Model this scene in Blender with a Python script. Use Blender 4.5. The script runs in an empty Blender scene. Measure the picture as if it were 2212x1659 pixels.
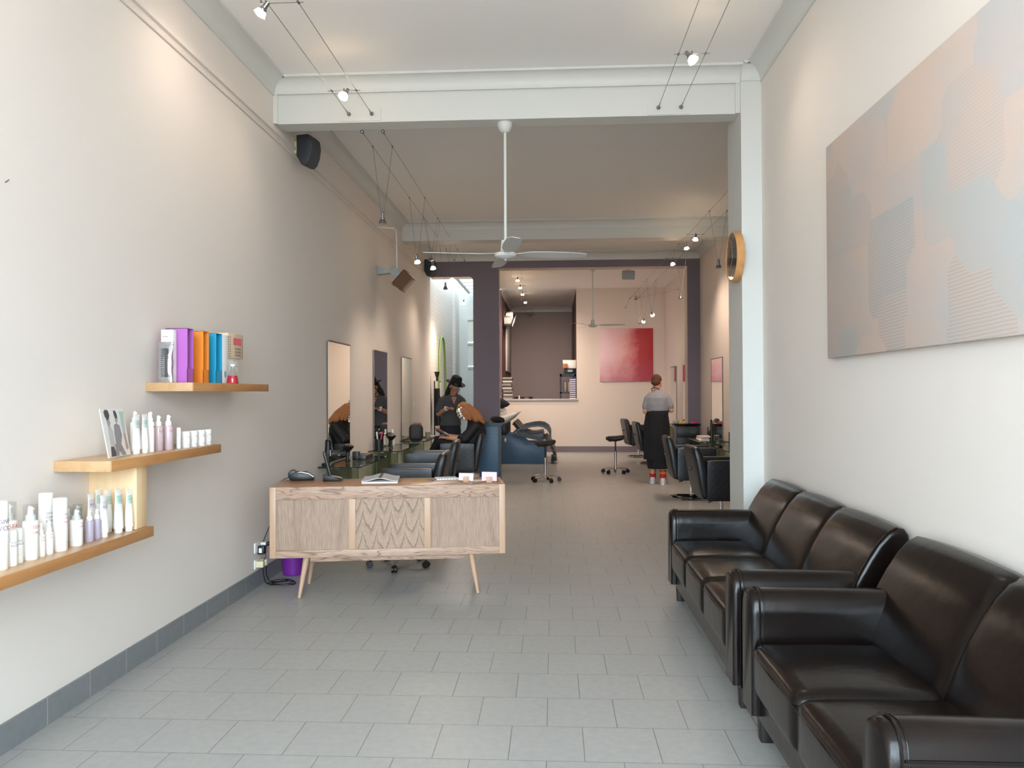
import bpy, bmesh, math, random
from mathutils import Vector, Matrix, Euler
random.seed(7)
SC = bpy.context.scene
COL = SC.collection
PI = math.pi
def V(*a): return Vector(a)
def rad(d): return math.radians(d)
def lin(c):
    c = c / 255.0
    return c / 12.92 if c <= 0.04045 else ((c + 0.055) / 1.055) ** 2.4
def rgb(t): return (lin(t[0]), lin(t[1]), lin(t[2]), 1.0)

# ------------------------------------------------------------------ mesh builder
class MB:
    def __init__(s): s.bm = bmesh.new()
    def take(s, t, M=None, mi=0):
        if M is not None: bmesh.ops.transform(t, matrix=M, verts=t.verts)
        if mi:
            for f in t.faces: f.material_index = mi
        me = bpy.data.meshes.new('tmp'); t.to_mesh(me); t.free()
        s.bm.from_mesh(me); bpy.data.meshes.remove(me)
        return s
    def box(s, c, d, bev=0.0, seg=2, rot=None, mi=0):
        t = bmesh.new(); bmesh.ops.create_cube(t, size=1.0)
        bmesh.ops.transform(t, matrix=Matrix.Diagonal((d[0], d[1], d[2], 1)), verts=t.verts)
        if bev > 0: bmesh.ops.bevel(t, geom=list(t.edges), offset=min(bev, min(d) * .49), segments=seg, affect='EDGES', profile=.5)
        M = Matrix.Translation(c)
        if rot is not None: M = M @ Euler(rot, 'XYZ').to_matrix().to_4x4()
        return s.take(t, M, mi)
    def span(s, a, b, bev=0.0, seg=2, mi=0):
        c = [(a[i] + b[i]) / 2 for i in range(3)]; d = [abs(b[i] - a[i]) for i in range(3)]
        return s.box(c, d, bev, seg, None, mi)
    def cyl(s, p0, p1, r0, r1=None, seg=16, mi=0, bev=0.0):
        p0, p1 = Vector(p0), Vector(p1); r1 = r0 if r1 is None else r1
        d = p1 - p0; L = d.length
        t = bmesh.new(); bmesh.ops.create_cone(t, cap_ends=True, segments=seg, radius1=max(r0, 1e-5), radius2=max(r1, 1e-5), depth=L)
        if bev > 0:
            e = [x for x in t.edges if abs(x.verts[0].co.z - x.verts[1].co.z) < 1e-6]
            bmesh.ops.bevel(t, geom=e, offset=bev, segments=2, affect='EDGES', profile=.5)
        M = Matrix.Translation((p0 + p1) / 2) @ d.to_track_quat('Z', 'Y').to_matrix().to_4x4()
        return s.take(t, M, mi)
    def ball(s, c, r, u=16, v=10, rot=None, mi=0):
        if not hasattr(r, '__len__'): r = (r, r, r)
        t = bmesh.new(); bmesh.ops.create_uvsphere(t, u_segments=u, v_segments=v, radius=1.0)
        M = Matrix.Translation(c)
        if rot is not None: M = M @ Euler(rot, 'XYZ').to_matrix().to_4x4()
        return s.take(t, M @ Matrix.Diagonal((r[0], r[1], r[2], 1)), mi)
    def lathe(s, prof, seg=24, c=(0, 0, 0), M=None, mi=0):
        t = bmesh.new(); rings = []
        for r, z in prof:
            if r < 1e-6: rings.append([t.verts.new((0, 0, z))])
            else: rings.append([t.verts.new((r * math.cos(2 * PI * i / seg), r * math.sin(2 * PI * i / seg), z)) for i in range(seg)])
        for a, b in zip(rings, rings[1:]):
            for i in range(seg):
                j = (i + 1) % seg
                if len(a) == 1 and len(b) == 1: continue
                if len(a) == 1: t.faces.new((a[0], b[j], b[i]))
                elif len(b) == 1: t.faces.new((a[i], a[j], b[0]))
                else: t.faces.new((a[i], a[j], b[j], b[i]))
        if len(rings[0]) > 1: t.faces.new(list(reversed(rings[0])))
        if len(rings[-1]) > 1: t.faces.new(rings[-1])
        bmesh.ops.recalc_face_normals(t, faces=t.faces)
        T = Matrix.Translation(c)
        return s.take(t, T if M is None else T @ M, mi)
    def prism(s, pts, vec, bev=0.0, mi=0):
        t = bmesh.new(); vs = [t.verts.new(p) for p in pts]; f = t.faces.new(vs)
        r = bmesh.ops.extrude_face_region(t, geom=[f])
        bmesh.ops.translate(t, vec=Vector(vec), verts=[x for x in r['geom'] if isinstance(x, bmesh.types.BMVert)])
        bmesh.ops.recalc_face_normals(t, faces=t.faces)
        if bev > 0: bmesh.ops.bevel(t, geom=list(t.edges), offset=bev, segments=2, affect='EDGES', profile=.5)
        return s.take(t, None, mi)
    def poly(s, pts, mi=0):
        f = s.bm.faces.new([s.bm.verts.new(p) for p in pts]); f.material_index = mi; return s
    def loft(s, rings, caps=True, closed=True, mi=0):
        t = bmesh.new(); R = [[t.verts.new(p) for p in r] for r in rings]; n = len(R[0])
        for a, b in zip(R, R[1:]):
            for i in range(n if closed else n - 1):
                j = (i + 1) % n; t.faces.new((a[i], a[j], b[j], b[i]))
        if caps and closed: t.faces.new(list(reversed(R[0]))); t.faces.new(R[-1])
        bmesh.ops.recalc_face_normals(t, faces=t.faces)
        return s.take(t, None, mi)
    def ell(s, rings, n=20, mi=0, p=2.0):
        """rings of (centre, half width vector, half depth vector); p is the superellipse power"""
        out = []
        for c, a, b in rings:
            c, a, b = Vector(c), Vector(a), Vector(b); q = []
            for i in range(n):
                th = 2 * PI * i / n; cx, sx = math.cos(th), math.sin(th)
                q.append(c + a * (math.copysign(abs(cx) ** (2 / p), cx)) + b * (math.copysign(abs(sx) ** (2 / p), sx)))
            out.append(q)
        return s.loft(out, mi=mi)
    def tube(s, pts, r, seg=8, mi=0, closed=False):
        pts = [Vector(p) for p in pts]; n = len(pts)
        rr = r if hasattr(r, '__len__') else [r] * n
        up = None; rings = []
        for i, p in enumerate(pts):
            a = pts[i - 1] if (i > 0 or closed) else p
            b = pts[(i + 1) % n] if (i < n - 1 or closed) else p
            d = (b - a).normalized()
            if up is None:
                up = d.orthogonal().normalized()
            else:
                up = (up - d * up.dot(d)); up = up.normalized() if up.length > 1e-6 else d.orthogonal().normalized()
            w = d.cross(up)
            rings.append([p + (up * math.cos(2 * PI * k / seg) + w * math.sin(2 * PI * k / seg)) * rr[i] for k in range(seg)])
        if closed: rings.append(rings[0])
        return s.loft(rings, caps=not closed, mi=mi)
    def cushion(s, c, d, r=.05, crown=.0, front=.0, n=10, rot=None, mi=0):
        """soft block: a rounded box on a grid; top bulges by crown, +y face bulges by front"""
        t = bmesh.new(); bmesh.ops.create_cube(t, size=2.0)
        bmesh.ops.subdivide_edges(t, edges=list(t.edges), cuts=n, use_grid_fill=True)
        h = Vector(d) / 2; r = min(r, min(h) * .98)
        for v in t.verts:
            q = v.co
            # denser sampling near the rims
            p = Vector([h[k] * (math.sin(q[k] * PI / 2) * .35 + q[k] * .65) for k in range(3)])
            inner = Vector([max(-h[k] + r, min(h[k] - r, p[k])) for k in range(3)])
            e = p - inner
            if e.length > 1e-9: p = inner + e.normalized() * r
            fx, fy, fz = 1 - (p.x / h.x) ** 2, 1 - (p.y / h.y) ** 2, 1 - (p.z / h.z) ** 2
            if q.z > 0: p.z += crown * max(fx, 0) ** .6 * max(fy, 0) ** .6
            if q.y > 0: p.y += front * max(fx, 0) ** .6 * max(fz, 0) ** .6
            v.co = p
        M = Matrix.Translation(c)
        if rot is not None: M = M @ Euler(rot, 'XYZ').to_matrix().to_4x4()
        return s.take(t, M, mi)
    def xf(s, M): bmesh.ops.transform(s.bm, matrix=M, verts=s.bm.verts); return s
    def build(s, name, mat, parent=None, loc=None, rz=0.0, smooth=35):
        me = bpy.data.meshes.new(name); s.bm.to_mesh(me); s.bm.free()
        for m in (mat if isinstance(mat, (list, tuple)) else [mat]): me.materials.append(m)
        if smooth:
            me.polygons.foreach_set('use_smooth', [True] * len(me.polygons))
            me.set_sharp_from_angle(angle=rad(smooth))
        return link(name, me, parent, loc, rz)

def link(name, me, parent=None, loc=None, rz=0.0):
    o = bpy.data.objects.new(name, me); COL.objects.link(o)
    if parent is not None: o.parent = parent
    if loc is not None: o.location = loc
    if rz: o.rotation_euler = (0, 0, rz)
    return o
def tag(o, label, cat, group=None):
    o['label'] = label; o['category'] = cat
    if group: o['group'] = group
    return o
def thing(name, label, cat, loc=(0, 0, 0), rz=0.0, group=None, rot=None):
    o = bpy.data.objects.new(name, None); COL.objects.link(o); o.empty_display_size = .1
    o.location = loc; o.rotation_euler = rot if rot is not None else (0, 0, rz)
    return tag(o, label, cat, group)
def struct(name, mb, mat, label=None, smooth=30):
    o = mb.build(name, mat, smooth=smooth); o['kind'] = 'structure'
    if label: o['label'] = label
    return o
def dup(root, loc, rz=None, label=None, group=None):
    r = root.copy(); COL.objects.link(r); r.location = loc
    if rz is not None: r.rotation_euler = (0, 0, rz)
    if label: r['label'] = label
    if group: r['group'] = group
    for ch in list(root.children):
        c = ch.copy(); COL.objects.link(c); c.parent = r
        for g in list(ch.children):
            d = g.copy(); COL.objects.link(d); d.parent = c
    return r
def rotz(p, a): return Vector((p[0] * math.cos(a) - p[1] * math.sin(a), p[0] * math.sin(a) + p[1] * math.cos(a), p[2]))

def text_mesh(lines, size, mats, bend=None, lead=1.12, align='LEFT', bold=.0):
    """lettering lying in x (reading) / z (up); bend = radius wraps it round the z axis, label centre facing +x"""
    me_all = bmesh.new()
    for k, ln in enumerate(lines):
        if not ln: continue
        cu = bpy.data.curves.new('txt', 'FONT'); cu.body = ln; cu.size = size; cu.align_x = align; cu.offset = bold; cu.resolution_u = 2
        o = bpy.data.objects.new('txt', cu); COL.objects.link(o)
        dg = bpy.context.evaluated_depsgraph_get(); me = bpy.data.meshes.new_from_object(o.evaluated_get(dg))
        for v in me.vertices: v.co = (v.co.x, 0, v.co.y - k * size * lead)
        me_all.from_mesh(me); bpy.data.meshes.remove(me)
        bpy.data.objects.remove(o); bpy.data.curves.remove(cu)
    return me_all

# ------------------------------------------------------------------ materials
def nt(name):
    m = bpy.data.materials.new(name); m.use_nodes = True; t = m.node_tree
    return m, t, t.nodes['Principled BSDF']
def sock(b, *names):
    for n in names:
        if n in b.inputs: return b.inputs[n]
def pm(name, col, rough=.5, metal=0.0, bump=None, var=None, spec=None, coat=0.0, trans=0.0, alpha=1.0, ior=None, sheen=0.0, space='Object'):
    m, t, b = nt(name); b.inputs['Base Color'].default_value = rgb(col); b.inputs['Roughness'].default_value = rough; b.inputs['Metallic'].default_value = metal
    if spec is not None: b.inputs['Specular IOR Level'].default_value = spec
    if coat: b.inputs['Coat Weight'].default_value = coat; b.inputs['Coat Roughness'].default_value = .15
    if trans: b.inputs['Transmission Weight'].default_value = trans
    if ior: b.inputs['IOR'].default_value = ior
    if alpha < 1: b.inputs['Alpha'].default_value = alpha
    if sheen: b.inputs['Sheen Weight'].default_value = sheen
    if bump or var:
        tc = t.nodes.new('ShaderNodeTexCoord')
    if var:
        sc, amt = var; n = t.nodes.new('ShaderNodeTexNoise'); n.inputs['Scale'].default_value = sc; n.inputs['Detail'].default_value = 4
        t.links.new(tc.outputs[space], n.inputs['Vector'])
        mx = t.nodes.new('ShaderNodeMix'); mx.data_type = 'RGBA'
        c = rgb(col); mx.inputs[6].default_value = [min(1, x * (1 - amt)) for x in c[:3]] + [1]; mx.inputs[7].default_value = [min(1, x * (1 + amt)) for x in c[:3]] + [1]
        t.links.new(n.outputs['Fac'], mx.inputs[0]); t.links.new(mx.outputs[2], b.inputs['Base Color'])
    if bump:
        sc, st = bump[0], bump[1]; n = t.nodes.new('ShaderNodeTexNoise'); n.inputs['Scale'].default_value = sc; n.inputs['Detail'].default_value = 3
        t.links.new(tc.outputs[space], n.inputs['Vector'])
        bp = t.nodes.new('ShaderNodeBump'); bp.inputs['Strength'].default_value = st; bp.inputs['Distance'].default_value = bump[2] if len(bump) > 2 else .002
        t.links.new(n.outputs['Fac'], bp.inputs['Height']); t.links.new(bp.outputs['Normal'], b.inputs['Normal'])
    return m
def emit(name, col, strength):
    m, t, b = nt(name); b.inputs['Base Color'].default_value = rgb(col)
    sock(b, 'Emission Color').default_value = rgb(col); b.inputs['Emission Strength'].default_value = strength
    return m
def thin_glass(name, tint, refl=.10, rough=.02):
    m = bpy.data.materials.new(name); m.use_nodes = True; t = m.node_tree; t.nodes.clear()
    o = t.nodes.new('ShaderNodeOutputMaterial'); mix = t.nodes.new('ShaderNodeMixShader'); tr = t.nodes.new('ShaderNodeBsdfTransparent'); gl = t.nodes.new('ShaderNodeBsdfGlossy'); pass
    tr.inputs['Color'].default_value = rgb(tint); gl.inputs['Roughness'].default_value = rough
    lw = t.nodes.new('ShaderNodeLayerWeight'); lw.inputs['Blend'].default_value = .5; pw = t.nodes.new('ShaderNodeMath'); pw.operation = 'POWER'; pw.inputs[1].default_value = 4.0; t.links.new(lw.outputs['Facing'], pw.inputs[0])
    fr = t.nodes.new('ShaderNodeMath'); fr.operation = 'MULTIPLY_ADD'; fr.inputs[1].default_value = .7; fr.inputs[2].default_value = .05; t.links.new(pw.outputs[0], fr.inputs[0])
    t.links.new(fr.outputs[0], mix.inputs[0]); t.links.new(tr.outputs[0], mix.inputs[1]); t.links.new(gl.outputs[0], mix.inputs[2]); t.links.new(mix.outputs[0], o.inputs['Surface'])
    return m
def ramp(t, stops):
    r = t.nodes.new('ShaderNodeValToRGB'); e = r.color_ramp.elements
    while len(e) < len(stops): e.new(.5)
    for k, (p, c) in enumerate(stops): e[k].position = p; e[k].color = rgb(c)
    return r
def wood(name, a, b_, scale=(18, 1.2, 18), rough=.38, dist=3.0, contrast=(.3, .75), coat=0.0, fine=90):
    m, t, b = nt(name); tc = t.nodes.new('ShaderNodeTexCoord'); mp = t.nodes.new('ShaderNodeMapping'); mp.inputs['Scale'].default_value = scale
    n = t.nodes.new('ShaderNodeTexNoise'); n.inputs['Scale'].default_value = 1.6; n.inputs['Detail'].default_value = 6; n.inputs['Distortion'].default_value = dist * .3
    t.links.new(tc.outputs['Object'], mp.inputs[0]); t.links.new(mp.outputs[0], n.inputs['Vector'])
    r = ramp(t, [(contrast[0], a), (contrast[1], b_)]); t.links.new(n.outputs['Fac'], r.inputs[0]); t.links.new(r.outputs[0], b.inputs['Base Color'])
    b.inputs['Roughness'].default_value = rough
    if coat: b.inputs['Coat Weight'].default_value = coat; b.inputs['Coat Roughness'].default_value = .2
    bp = t.nodes.new('ShaderNodeBump'); bp.inputs['Strength'].default_value = .15; bp.inputs['Distance'].default_value = .001
    t.links.new(n.outputs['Fac'], bp.inputs['Height']); t.links.new(bp.outputs[0], b.inputs['Normal'])
    return m
def grain(name, a, b_, freq, sx, sz, dist, rough=.5, horiz=False):
    """open oak figure: contour rings of a stretched noise field"""
    m, t, b = nt(name); tc = t.nodes.new('ShaderNodeTexCoord'); mp = t.nodes.new('ShaderNodeMapping'); mp.inputs['Scale'].default_value = (sx, 6, sz)
    t.links.new(tc.outputs['Object'], mp.inputs[0])
    n = t.nodes.new('ShaderNodeTexNoise'); n.inputs['Scale'].default_value = 1.0; n.inputs['Detail'].default_value = 1.2; n.inputs['Roughness'].default_value = .35; n.inputs['Distortion'].default_value = dist
    t.links.new(mp.outputs[0], n.inputs['Vector'])
    mu = t.nodes.new('ShaderNodeMath'); mu.operation = 'MULTIPLY'; mu.inputs[1].default_value = freq; t.links.new(n.outputs['Fac'], mu.inputs[0])
    sw = t.nodes.new('ShaderNodeMath'); sw.operation = 'FRACT'; t.links.new(mu.outputs[0], sw.inputs[0])
    f = t.nodes.new('ShaderNodeTexNoise'); f.inputs['Scale'].default_value = 1.0; f.inputs['Detail'].default_value = 4
    mp2 = t.nodes.new('ShaderNodeMapping'); mp2.inputs['Scale'].default_value = (14, 60, 320) if horiz else (320, 60, 14); t.links.new(tc.outputs['Object'], mp2.inputs[0]); t.links.new(mp2.outputs[0], f.inputs['Vector'])
    r = ramp(t, [(0.0, b_), (.16, a), (.80, a), (1.0, b_)]); t.links.new(sw.outputs[0], r.inputs[0])
    r2 = ramp(t, [(.3, (188, 188, 188)), (.62, (255, 255, 255))]); t.links.new(f.outputs['Fac'], r2.inputs[0])
    mx = t.nodes.new('ShaderNodeMix'); mx.data_type = 'RGBA'; mx.blend_type = 'MULTIPLY'; mx.inputs[0].default_value = .75
    t.links.new(r.outputs[0], mx.inputs[6]); t.links.new(r2.outputs[0], mx.inputs[7]); t.links.new(mx.outputs[2], b.inputs['Base Color'])
    b.inputs['Roughness'].default_value = rough
    return m

M = {}
M['wall'] = pm('wall paint warm white', (228, 221, 214), .75, bump=(180, .06, .001))
M['wall_mid'] = pm('wall paint cream', (218, 207, 198), .75, bump=(180, .06, .001))
M['ceiling'] = pm('ceiling paint', (238, 237, 235), .85)
M['trimw'] = pm('trim gloss white', (210, 212, 208), .45)
M['purple'] = pm('plum wall paint', (118, 109, 120), .7, bump=(160, .06, .001))
M['mauve'] = pm('dusky mauve kitchen paint', (158, 146, 146), .8)
M['maroon'] = pm('dark maroon paint', (84, 58, 58), .7)
M['tile_skirt'] = None
M['chrome'] = pm('chrome', (225, 225, 225), .12, 1.0)
M['steel'] = pm('brushed steel', (150, 150, 148), .35, 1.0)
M['cable'] = pm('steel cable', (120, 118, 115), .4, .8)
M['black'] = pm('black plastic', (16, 16, 17), .42)
M['blackgloss'] = pm('black gloss', (10, 10, 11), .15)
M['whiteplastic'] = pm('white plastic', (236, 236, 232), .35)
M['white'] = pm('white paper', (240, 240, 238), .7)
M['bottle'] = pm('white bottle plastic', (244, 244, 241), .33)
M['cream'] = pm('cream plastic', (226, 216, 180), .4)
M['vinyl'] = pm('black vinyl upholstery', (24, 25, 29), .38, bump=(220, .15, .001))
M['leather'] = None
M['mirror'] = pm('mirror silver', (236, 236, 230), .01, 1.0)
M['glass'] = thin_glass('green counter glass', (229, 235, 227))
M['clear'] = thin_glass('clear plastic cap', (242, 243, 243), rough=.05)
M['glassedge'] = pm('dark green glass edge', (26, 44, 36), .15)
M['ink_g'] = pm('grey print', (120, 116, 122), .6)
M['ink_r'] = pm('red print', (206, 84, 72), .6)
M['ink_p'] = pm('plum print', (104, 78, 100), .6)
M['ink_m'] = pm('rose print', (176, 110, 116), .6)
M['ink_gr'] = pm('green print', (150, 186, 170), .6)
M['ink_l'] = pm('fine print', (218, 214, 218), .6)
M['bulb'] = emit('lit halogen', (255, 236, 206), 28.0)
M['unlit'] = pm('unlit lamp glass', (170, 165, 158), .2, .3)
def leather():
    m, t, b = nt('dark brown leather'); tc = t.nodes.new('ShaderNodeTexCoord')
    n = t.nodes.new('ShaderNodeTexNoise'); n.inputs['Scale'].default_value = 3.2; n.inputs['Detail'].default_value = 5; t.links.new(tc.outputs['Object'], n.inputs['Vector'])
    r = ramp(t, [(.3, (12, 8, 7)), (.75, (22, 14, 11))]); t.links.new(n.outputs['Fac'], r.inputs[0]); t.links.new(r.outputs[0], b.inputs['Base Color'])
    v = t.nodes.new('ShaderNodeTexVoronoi'); v.inputs['Scale'].default_value = 240; t.links.new(tc.outputs['Object'], v.inputs['Vector'])
    bp = t.nodes.new('ShaderNodeBump'); bp.inputs['Strength'].default_value = .10; bp.inputs['Distance'].default_value = .001; t.links.new(v.outputs['Distance'], bp.inputs['Height'])
    n2 = t.nodes.new('ShaderNodeTexNoise'); n2.inputs['Scale'].default_value = 7; n2.inputs['Detail'].default_value = 3; t.links.new(tc.outputs['Object'], n2.inputs['Vector'])
    b2 = t.nodes.new('ShaderNodeBump'); b2.inputs['Strength'].default_value = .22; b2.inputs['Distance'].default_value = .012; t.links.new(n2.outputs['Fac'], b2.inputs['Height'])
    t.links.new(bp.outputs[0], b2.inputs['Normal']); t.links.new(b2.outputs[0], b.inputs['Normal'])
    b.inputs['Roughness'].default_value = .22; b.inputs['Specular IOR Level'].default_value = .28
    return m
M['leather'] = leather()
M['leatherdark'] = pm('dark leather base', (24, 16, 13), .45)
def tiles(name, bw, rh, ox, oy, col, mort, mix=.06, axis='XY', rough=.42):
    m, t, b = nt(name); g = t.nodes.new('ShaderNodeNewGeometry'); mp = t.nodes.new('ShaderNodeMapping'); mp.inputs['Location'].default_value = (ox, oy, 0)
    if axis == 'YZ':
        sp = t.nodes.new('ShaderNodeSeparateXYZ'); cb = t.nodes.new('ShaderNodeCombineXYZ'); t.links.new(g.outputs['Position'], sp.inputs[0]); t.links.new(sp.outputs[1], cb.inputs[0]); t.links.new(sp.outputs[2], cb.inputs[1]); t.links.new(cb.outputs[0], mp.inputs[0])
    else: t.links.new(g.outputs['Position'], mp.inputs[0])
    br = t.nodes.new('ShaderNodeTexBrick'); br.offset = .5; br.inputs['Scale'].default_value = 1; br.inputs['Brick Width'].default_value = bw; br.inputs['Row Height'].default_value = rh
    br.inputs['Mortar Size'].default_value = .0022; br.inputs['Mortar Smooth'].default_value = .3; br.inputs['Bias'].default_value = 0
    c = rgb(col); br.inputs['Color1'].default_value = [x * (1 - mix * .4) for x in c[:3]] + [1]; br.inputs['Color2'].default_value = [x * (1 + mix * .4) for x in c[:3]] + [1]; br.inputs['Mortar'].default_value = rgb(mort)
    t.links.new(mp.outputs[0], br.inputs['Vector'])
    n = t.nodes.new('ShaderNodeTexNoise'); n.inputs['Scale'].default_value = 26; n.inputs['Detail'].default_value = 6; t.links.new(g.outputs['Position'], n.inputs['Vector'])
    r = ramp(t, [(.3, (243, 243, 243)), (.7, (255, 255, 255))]); t.links.new(n.outputs['Fac'], r.inputs[0])
    mx = t.nodes.new('ShaderNodeMix'); mx.data_type = 'RGBA'; mx.blend_type = 'MULTIPLY'; mx.inputs[0].default_value = 1; t.links.new(br.outputs['Color'], mx.inputs[6]); t.links.new(r.outputs[0], mx.inputs[7]); t.links.new(mx.outputs[2], b.inputs['Base Color'])
    n2 = t.nodes.new('ShaderNodeTexNoise'); n2.inputs['Scale'].default_value = 60; n2.inputs['Detail'].default_value = 4; t.links.new(g.outputs['Position'], n2.inputs['Vector'])
    bp = t.nodes.new('ShaderNodeBump'); bp.inputs['Strength'].default_value = .12; bp.inputs['Distance'].default_value = .003; t.links.new(n2.outputs['Fac'], bp.inputs['Height'])
    b2 = t.nodes.new('ShaderNodeBump'); b2.invert = True; b2.inputs['Strength'].default_value = .5; b2.inputs['Distance'].default_value = .002; t.links.new(br.outputs['Fac'], b2.inputs['Height']); t.links.new(bp.outputs[0], b2.inputs['Normal']); t.links.new(b2.outputs[0], b.inputs['Normal'])
    b.inputs['Roughness'].default_value = rough
    return m
M['floor'] = tiles('grey floor tiles', .3135, .3225, 1.76 + 3.135, -3.472 + 3.225 * 2 + .0, (168, 168, 165), (126, 124, 121), .05, rough=.36)
M['tile_skirt'] = tiles('grey skirting tiles', .322, 3.0, .0, 1.0, (128, 132, 134), (182, 184, 186), axis='YZ', rough=.3)
def brickwall():
    m = tiles('white painted brick', .23, .086, 0, 0, (206, 203, 197), (196, 193, 187), .015, 'YZ', .7)
    for n in m.node_tree.nodes:
        if n.type == 'TEX_BRICK': n.inputs['Mortar Size'].default_value = .008
        if n.type == 'BUMP': n.inputs['Strength'].default_value = .25; n.inputs['Distance'].default_value = .004
    return m
M['brick'] = brickwall()
M['beech'] = wood('beech shelf veneer', (182, 144, 102), (194, 158, 118), (14, 1.2, 14), .35)
M['beechshaded'] = wood('shaded beech front', (180, 126, 76), (196, 144, 92), (10, 2, 10), .4)  # same beech, darkened: weaker light on the shelf fronts put into the colour
M['beechlight'] = wood('pale beech panel', (222, 188, 142), (234, 206, 164), (9, 9, 1.2), .4)
M['oakh'] = grain('oak rail grain', (190, 158, 136), (142, 108, 86), 7, 2.2, 16, .9, horiz=True)
def cathedral(name, a, b_):
    m, t, b = nt(name); L = t.links.new; tc = t.nodes.new('ShaderNodeTexCoord'); sp = t.nodes.new('ShaderNodeSeparateXYZ'); L(tc.outputs['Object'], sp.inputs[0])
    def ma(op, x, y=None, z=None):
        n = t.nodes.new('ShaderNodeMath'); n.operation = op
        for k, q in enumerate((x, y, z)):
            if q is None: continue
            if isinstance(q, (int, float)): n.inputs[k].default_value = q
            else: L(q, n.inputs[k])
        return n.outputs[0]
    mp = t.nodes.new('ShaderNodeMapping'); mp.inputs['Scale'].default_value = (9, 1, 5); L(tc.outputs['Object'], mp.inputs[0])
    n1 = t.nodes.new('ShaderNodeTexNoise'); n1.inputs['Scale'].default_value = 1.0; n1.inputs['Detail'].default_value = 4; L(mp.outputs[0], n1.inputs['Vector'])
    mp2 = t.nodes.new('ShaderNodeMapping'); mp2.inputs['Scale'].default_value = (260, 40, 70); L(tc.outputs['Object'], mp2.inputs[0])
    n2 = t.nodes.new('ShaderNodeTexNoise'); n2.inputs['Scale'].default_value = 1.0; n2.inputs['Detail'].default_value = 3; L(mp2.outputs[0], n2.inputs['Vector'])
    xx = ma('MULTIPLY_ADD', n1.outputs['Fac'], .07, sp.outputs[0])
    tri = ma('MULTIPLY', ma('ABSOLUTE', ma('SUBTRACT', ma('FRACT', ma('MULTIPLY', xx, 9.7)), .5)), 2.0)
    pk = ma('POWER', tri, .62)
    v = ma('ADD', ma('MULTIPLY_ADD', pk, .17, sp.outputs[2]), ma('MULTIPLY_ADD', n1.outputs['Fac'], .13, ma('MULTIPLY', n2.outputs['Fac'], .010)))
    fr = ma('FRACT', ma('MULTIPLY', v, 7.0))
    r = ramp(t, [(0.0, b_), (.08, a), (.5, a), (.85, [x * .93 for x in a]), (1.0, b_)]); L(fr, r.inputs[0])
    r2 = ramp(t, [(.3, (205, 205, 205)), (.6, (255, 255, 255))]); L(n2.outputs['Fac'], r2.inputs[0])
    mx = t.nodes.new('ShaderNodeMix'); mx.data_type = 'RGBA'; mx.blend_type = 'MULTIPLY'; mx.inputs[0].default_value = .7; L(r.outputs[0], mx.inputs[6]); L(r2.outputs[0], mx.inputs[7]); L(mx.outputs[2], b.inputs['Base Color']); b.inputs['Roughness'].default_value = .5
    return m
M['oakpanel'] = cathedral('oak figured panel', (170, 142, 118), (122, 94, 74))
M['oakplain'] = grain('oak plain panel', (168, 140, 118), (156, 128, 106), 4, 5, .6, .3)
M['oaktop'] = wood('oak desk top', (164, 116, 78), (184, 136, 96), (1.4, 18, 10), .3)
M['oakleg'] = wood('oak leg', (182, 148, 120), (196, 162, 134), (14, 14, 1.2), .45)
# ------------------------------------------------------------------ the room
XL, XR, XN, XM, CZ = -2.306, 1.66, 1.50, 2.69, 4.09
YF, YB1, YB2, YP, YBK, YK = -2.4, 6.25, 6.43, 14.27, 19.3, 23.6
struct('floor', MB().span((-2.5, YF - .2, -.12), (2.95, 24, 0)), M['floor'])
struct('ceiling', MB().span((-2.5, YF - .2, CZ), (2.95, YP + .1, CZ + .12)).span((-1.5, YP + .1, CZ), (2.95, 24, CZ + .12)), M['ceiling'])
struct('wall_left', MB().span((XL - .14, YF, 0), (XL, YP + .05, CZ)), M['wall'])
struct('wall_right', MB().span((XR, YF, 0), (XR + .12, 6.2, CZ)), M['wall'])
struct('wall_nib', MB().span((XN, 6.2, 0), (XM + .12, 6.67, CZ)), M['trimw'])
struct('wall_right_salon', MB().span((XM, 6.67, 0), (XM + .12, YP, CZ)), M['wall_mid'])
# shopfront behind the camera
m = MB()
for x in (-2.28, -.35, .35, 1.63): m.span((x - .035, YF - .06, 0), (x + .035, YF + .04, CZ))
for z in (.12, 2.4, CZ - .1): m.span((-2.3, YF - .05, z - .06), (1.66, YF + .03, z + .06))
struct('window_1', m, M['trimw'])
def cove(m, a, b, n, s=.13):
    """cove moulding from a to b along the ceiling edge; n = direction away from the wall"""
    a, b, n = Vector(a), Vector(b), Vector(n); pts = []
    prof = [(0, 0), (0, -s), (.012, -s)] + [(.012 + (s - .03) * (1 - math.cos(t)), -s + .012 + (s - .03) * math.sin(t)) for t in [k * PI / 16 for k in range(9)]] + [(s, -.018), (s, 0)]
    for u, z in prof: pts.append(a + n * u + Vector((0, 0, z)))
    m.prism(pts, b - a)
m = MB(); cove(m, (XL, YF, CZ), (XL, YB1, CZ), (1, 0, 0)); cove(m, (XL, YB2, CZ), (XL, 11.63, CZ), (1, 0, 0)); cove(m, (XL, 11.9, CZ), (XL, YP, CZ), (1, 0, 0))
struct('trim_1', m, M['trimw'])
m = MB(); cove(m, (XR, 6.2, CZ), (XR, YF, CZ), (-1, 0, 0)); cove(m, (XM, YP, CZ), (XM, 11.9, CZ), (-1, 0, 0)); cove(m, (XM, 11.63, CZ), (XM, 6.67, CZ), (-1, 0, 0))
struct('trim_2', m, M['trimw'])
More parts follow.
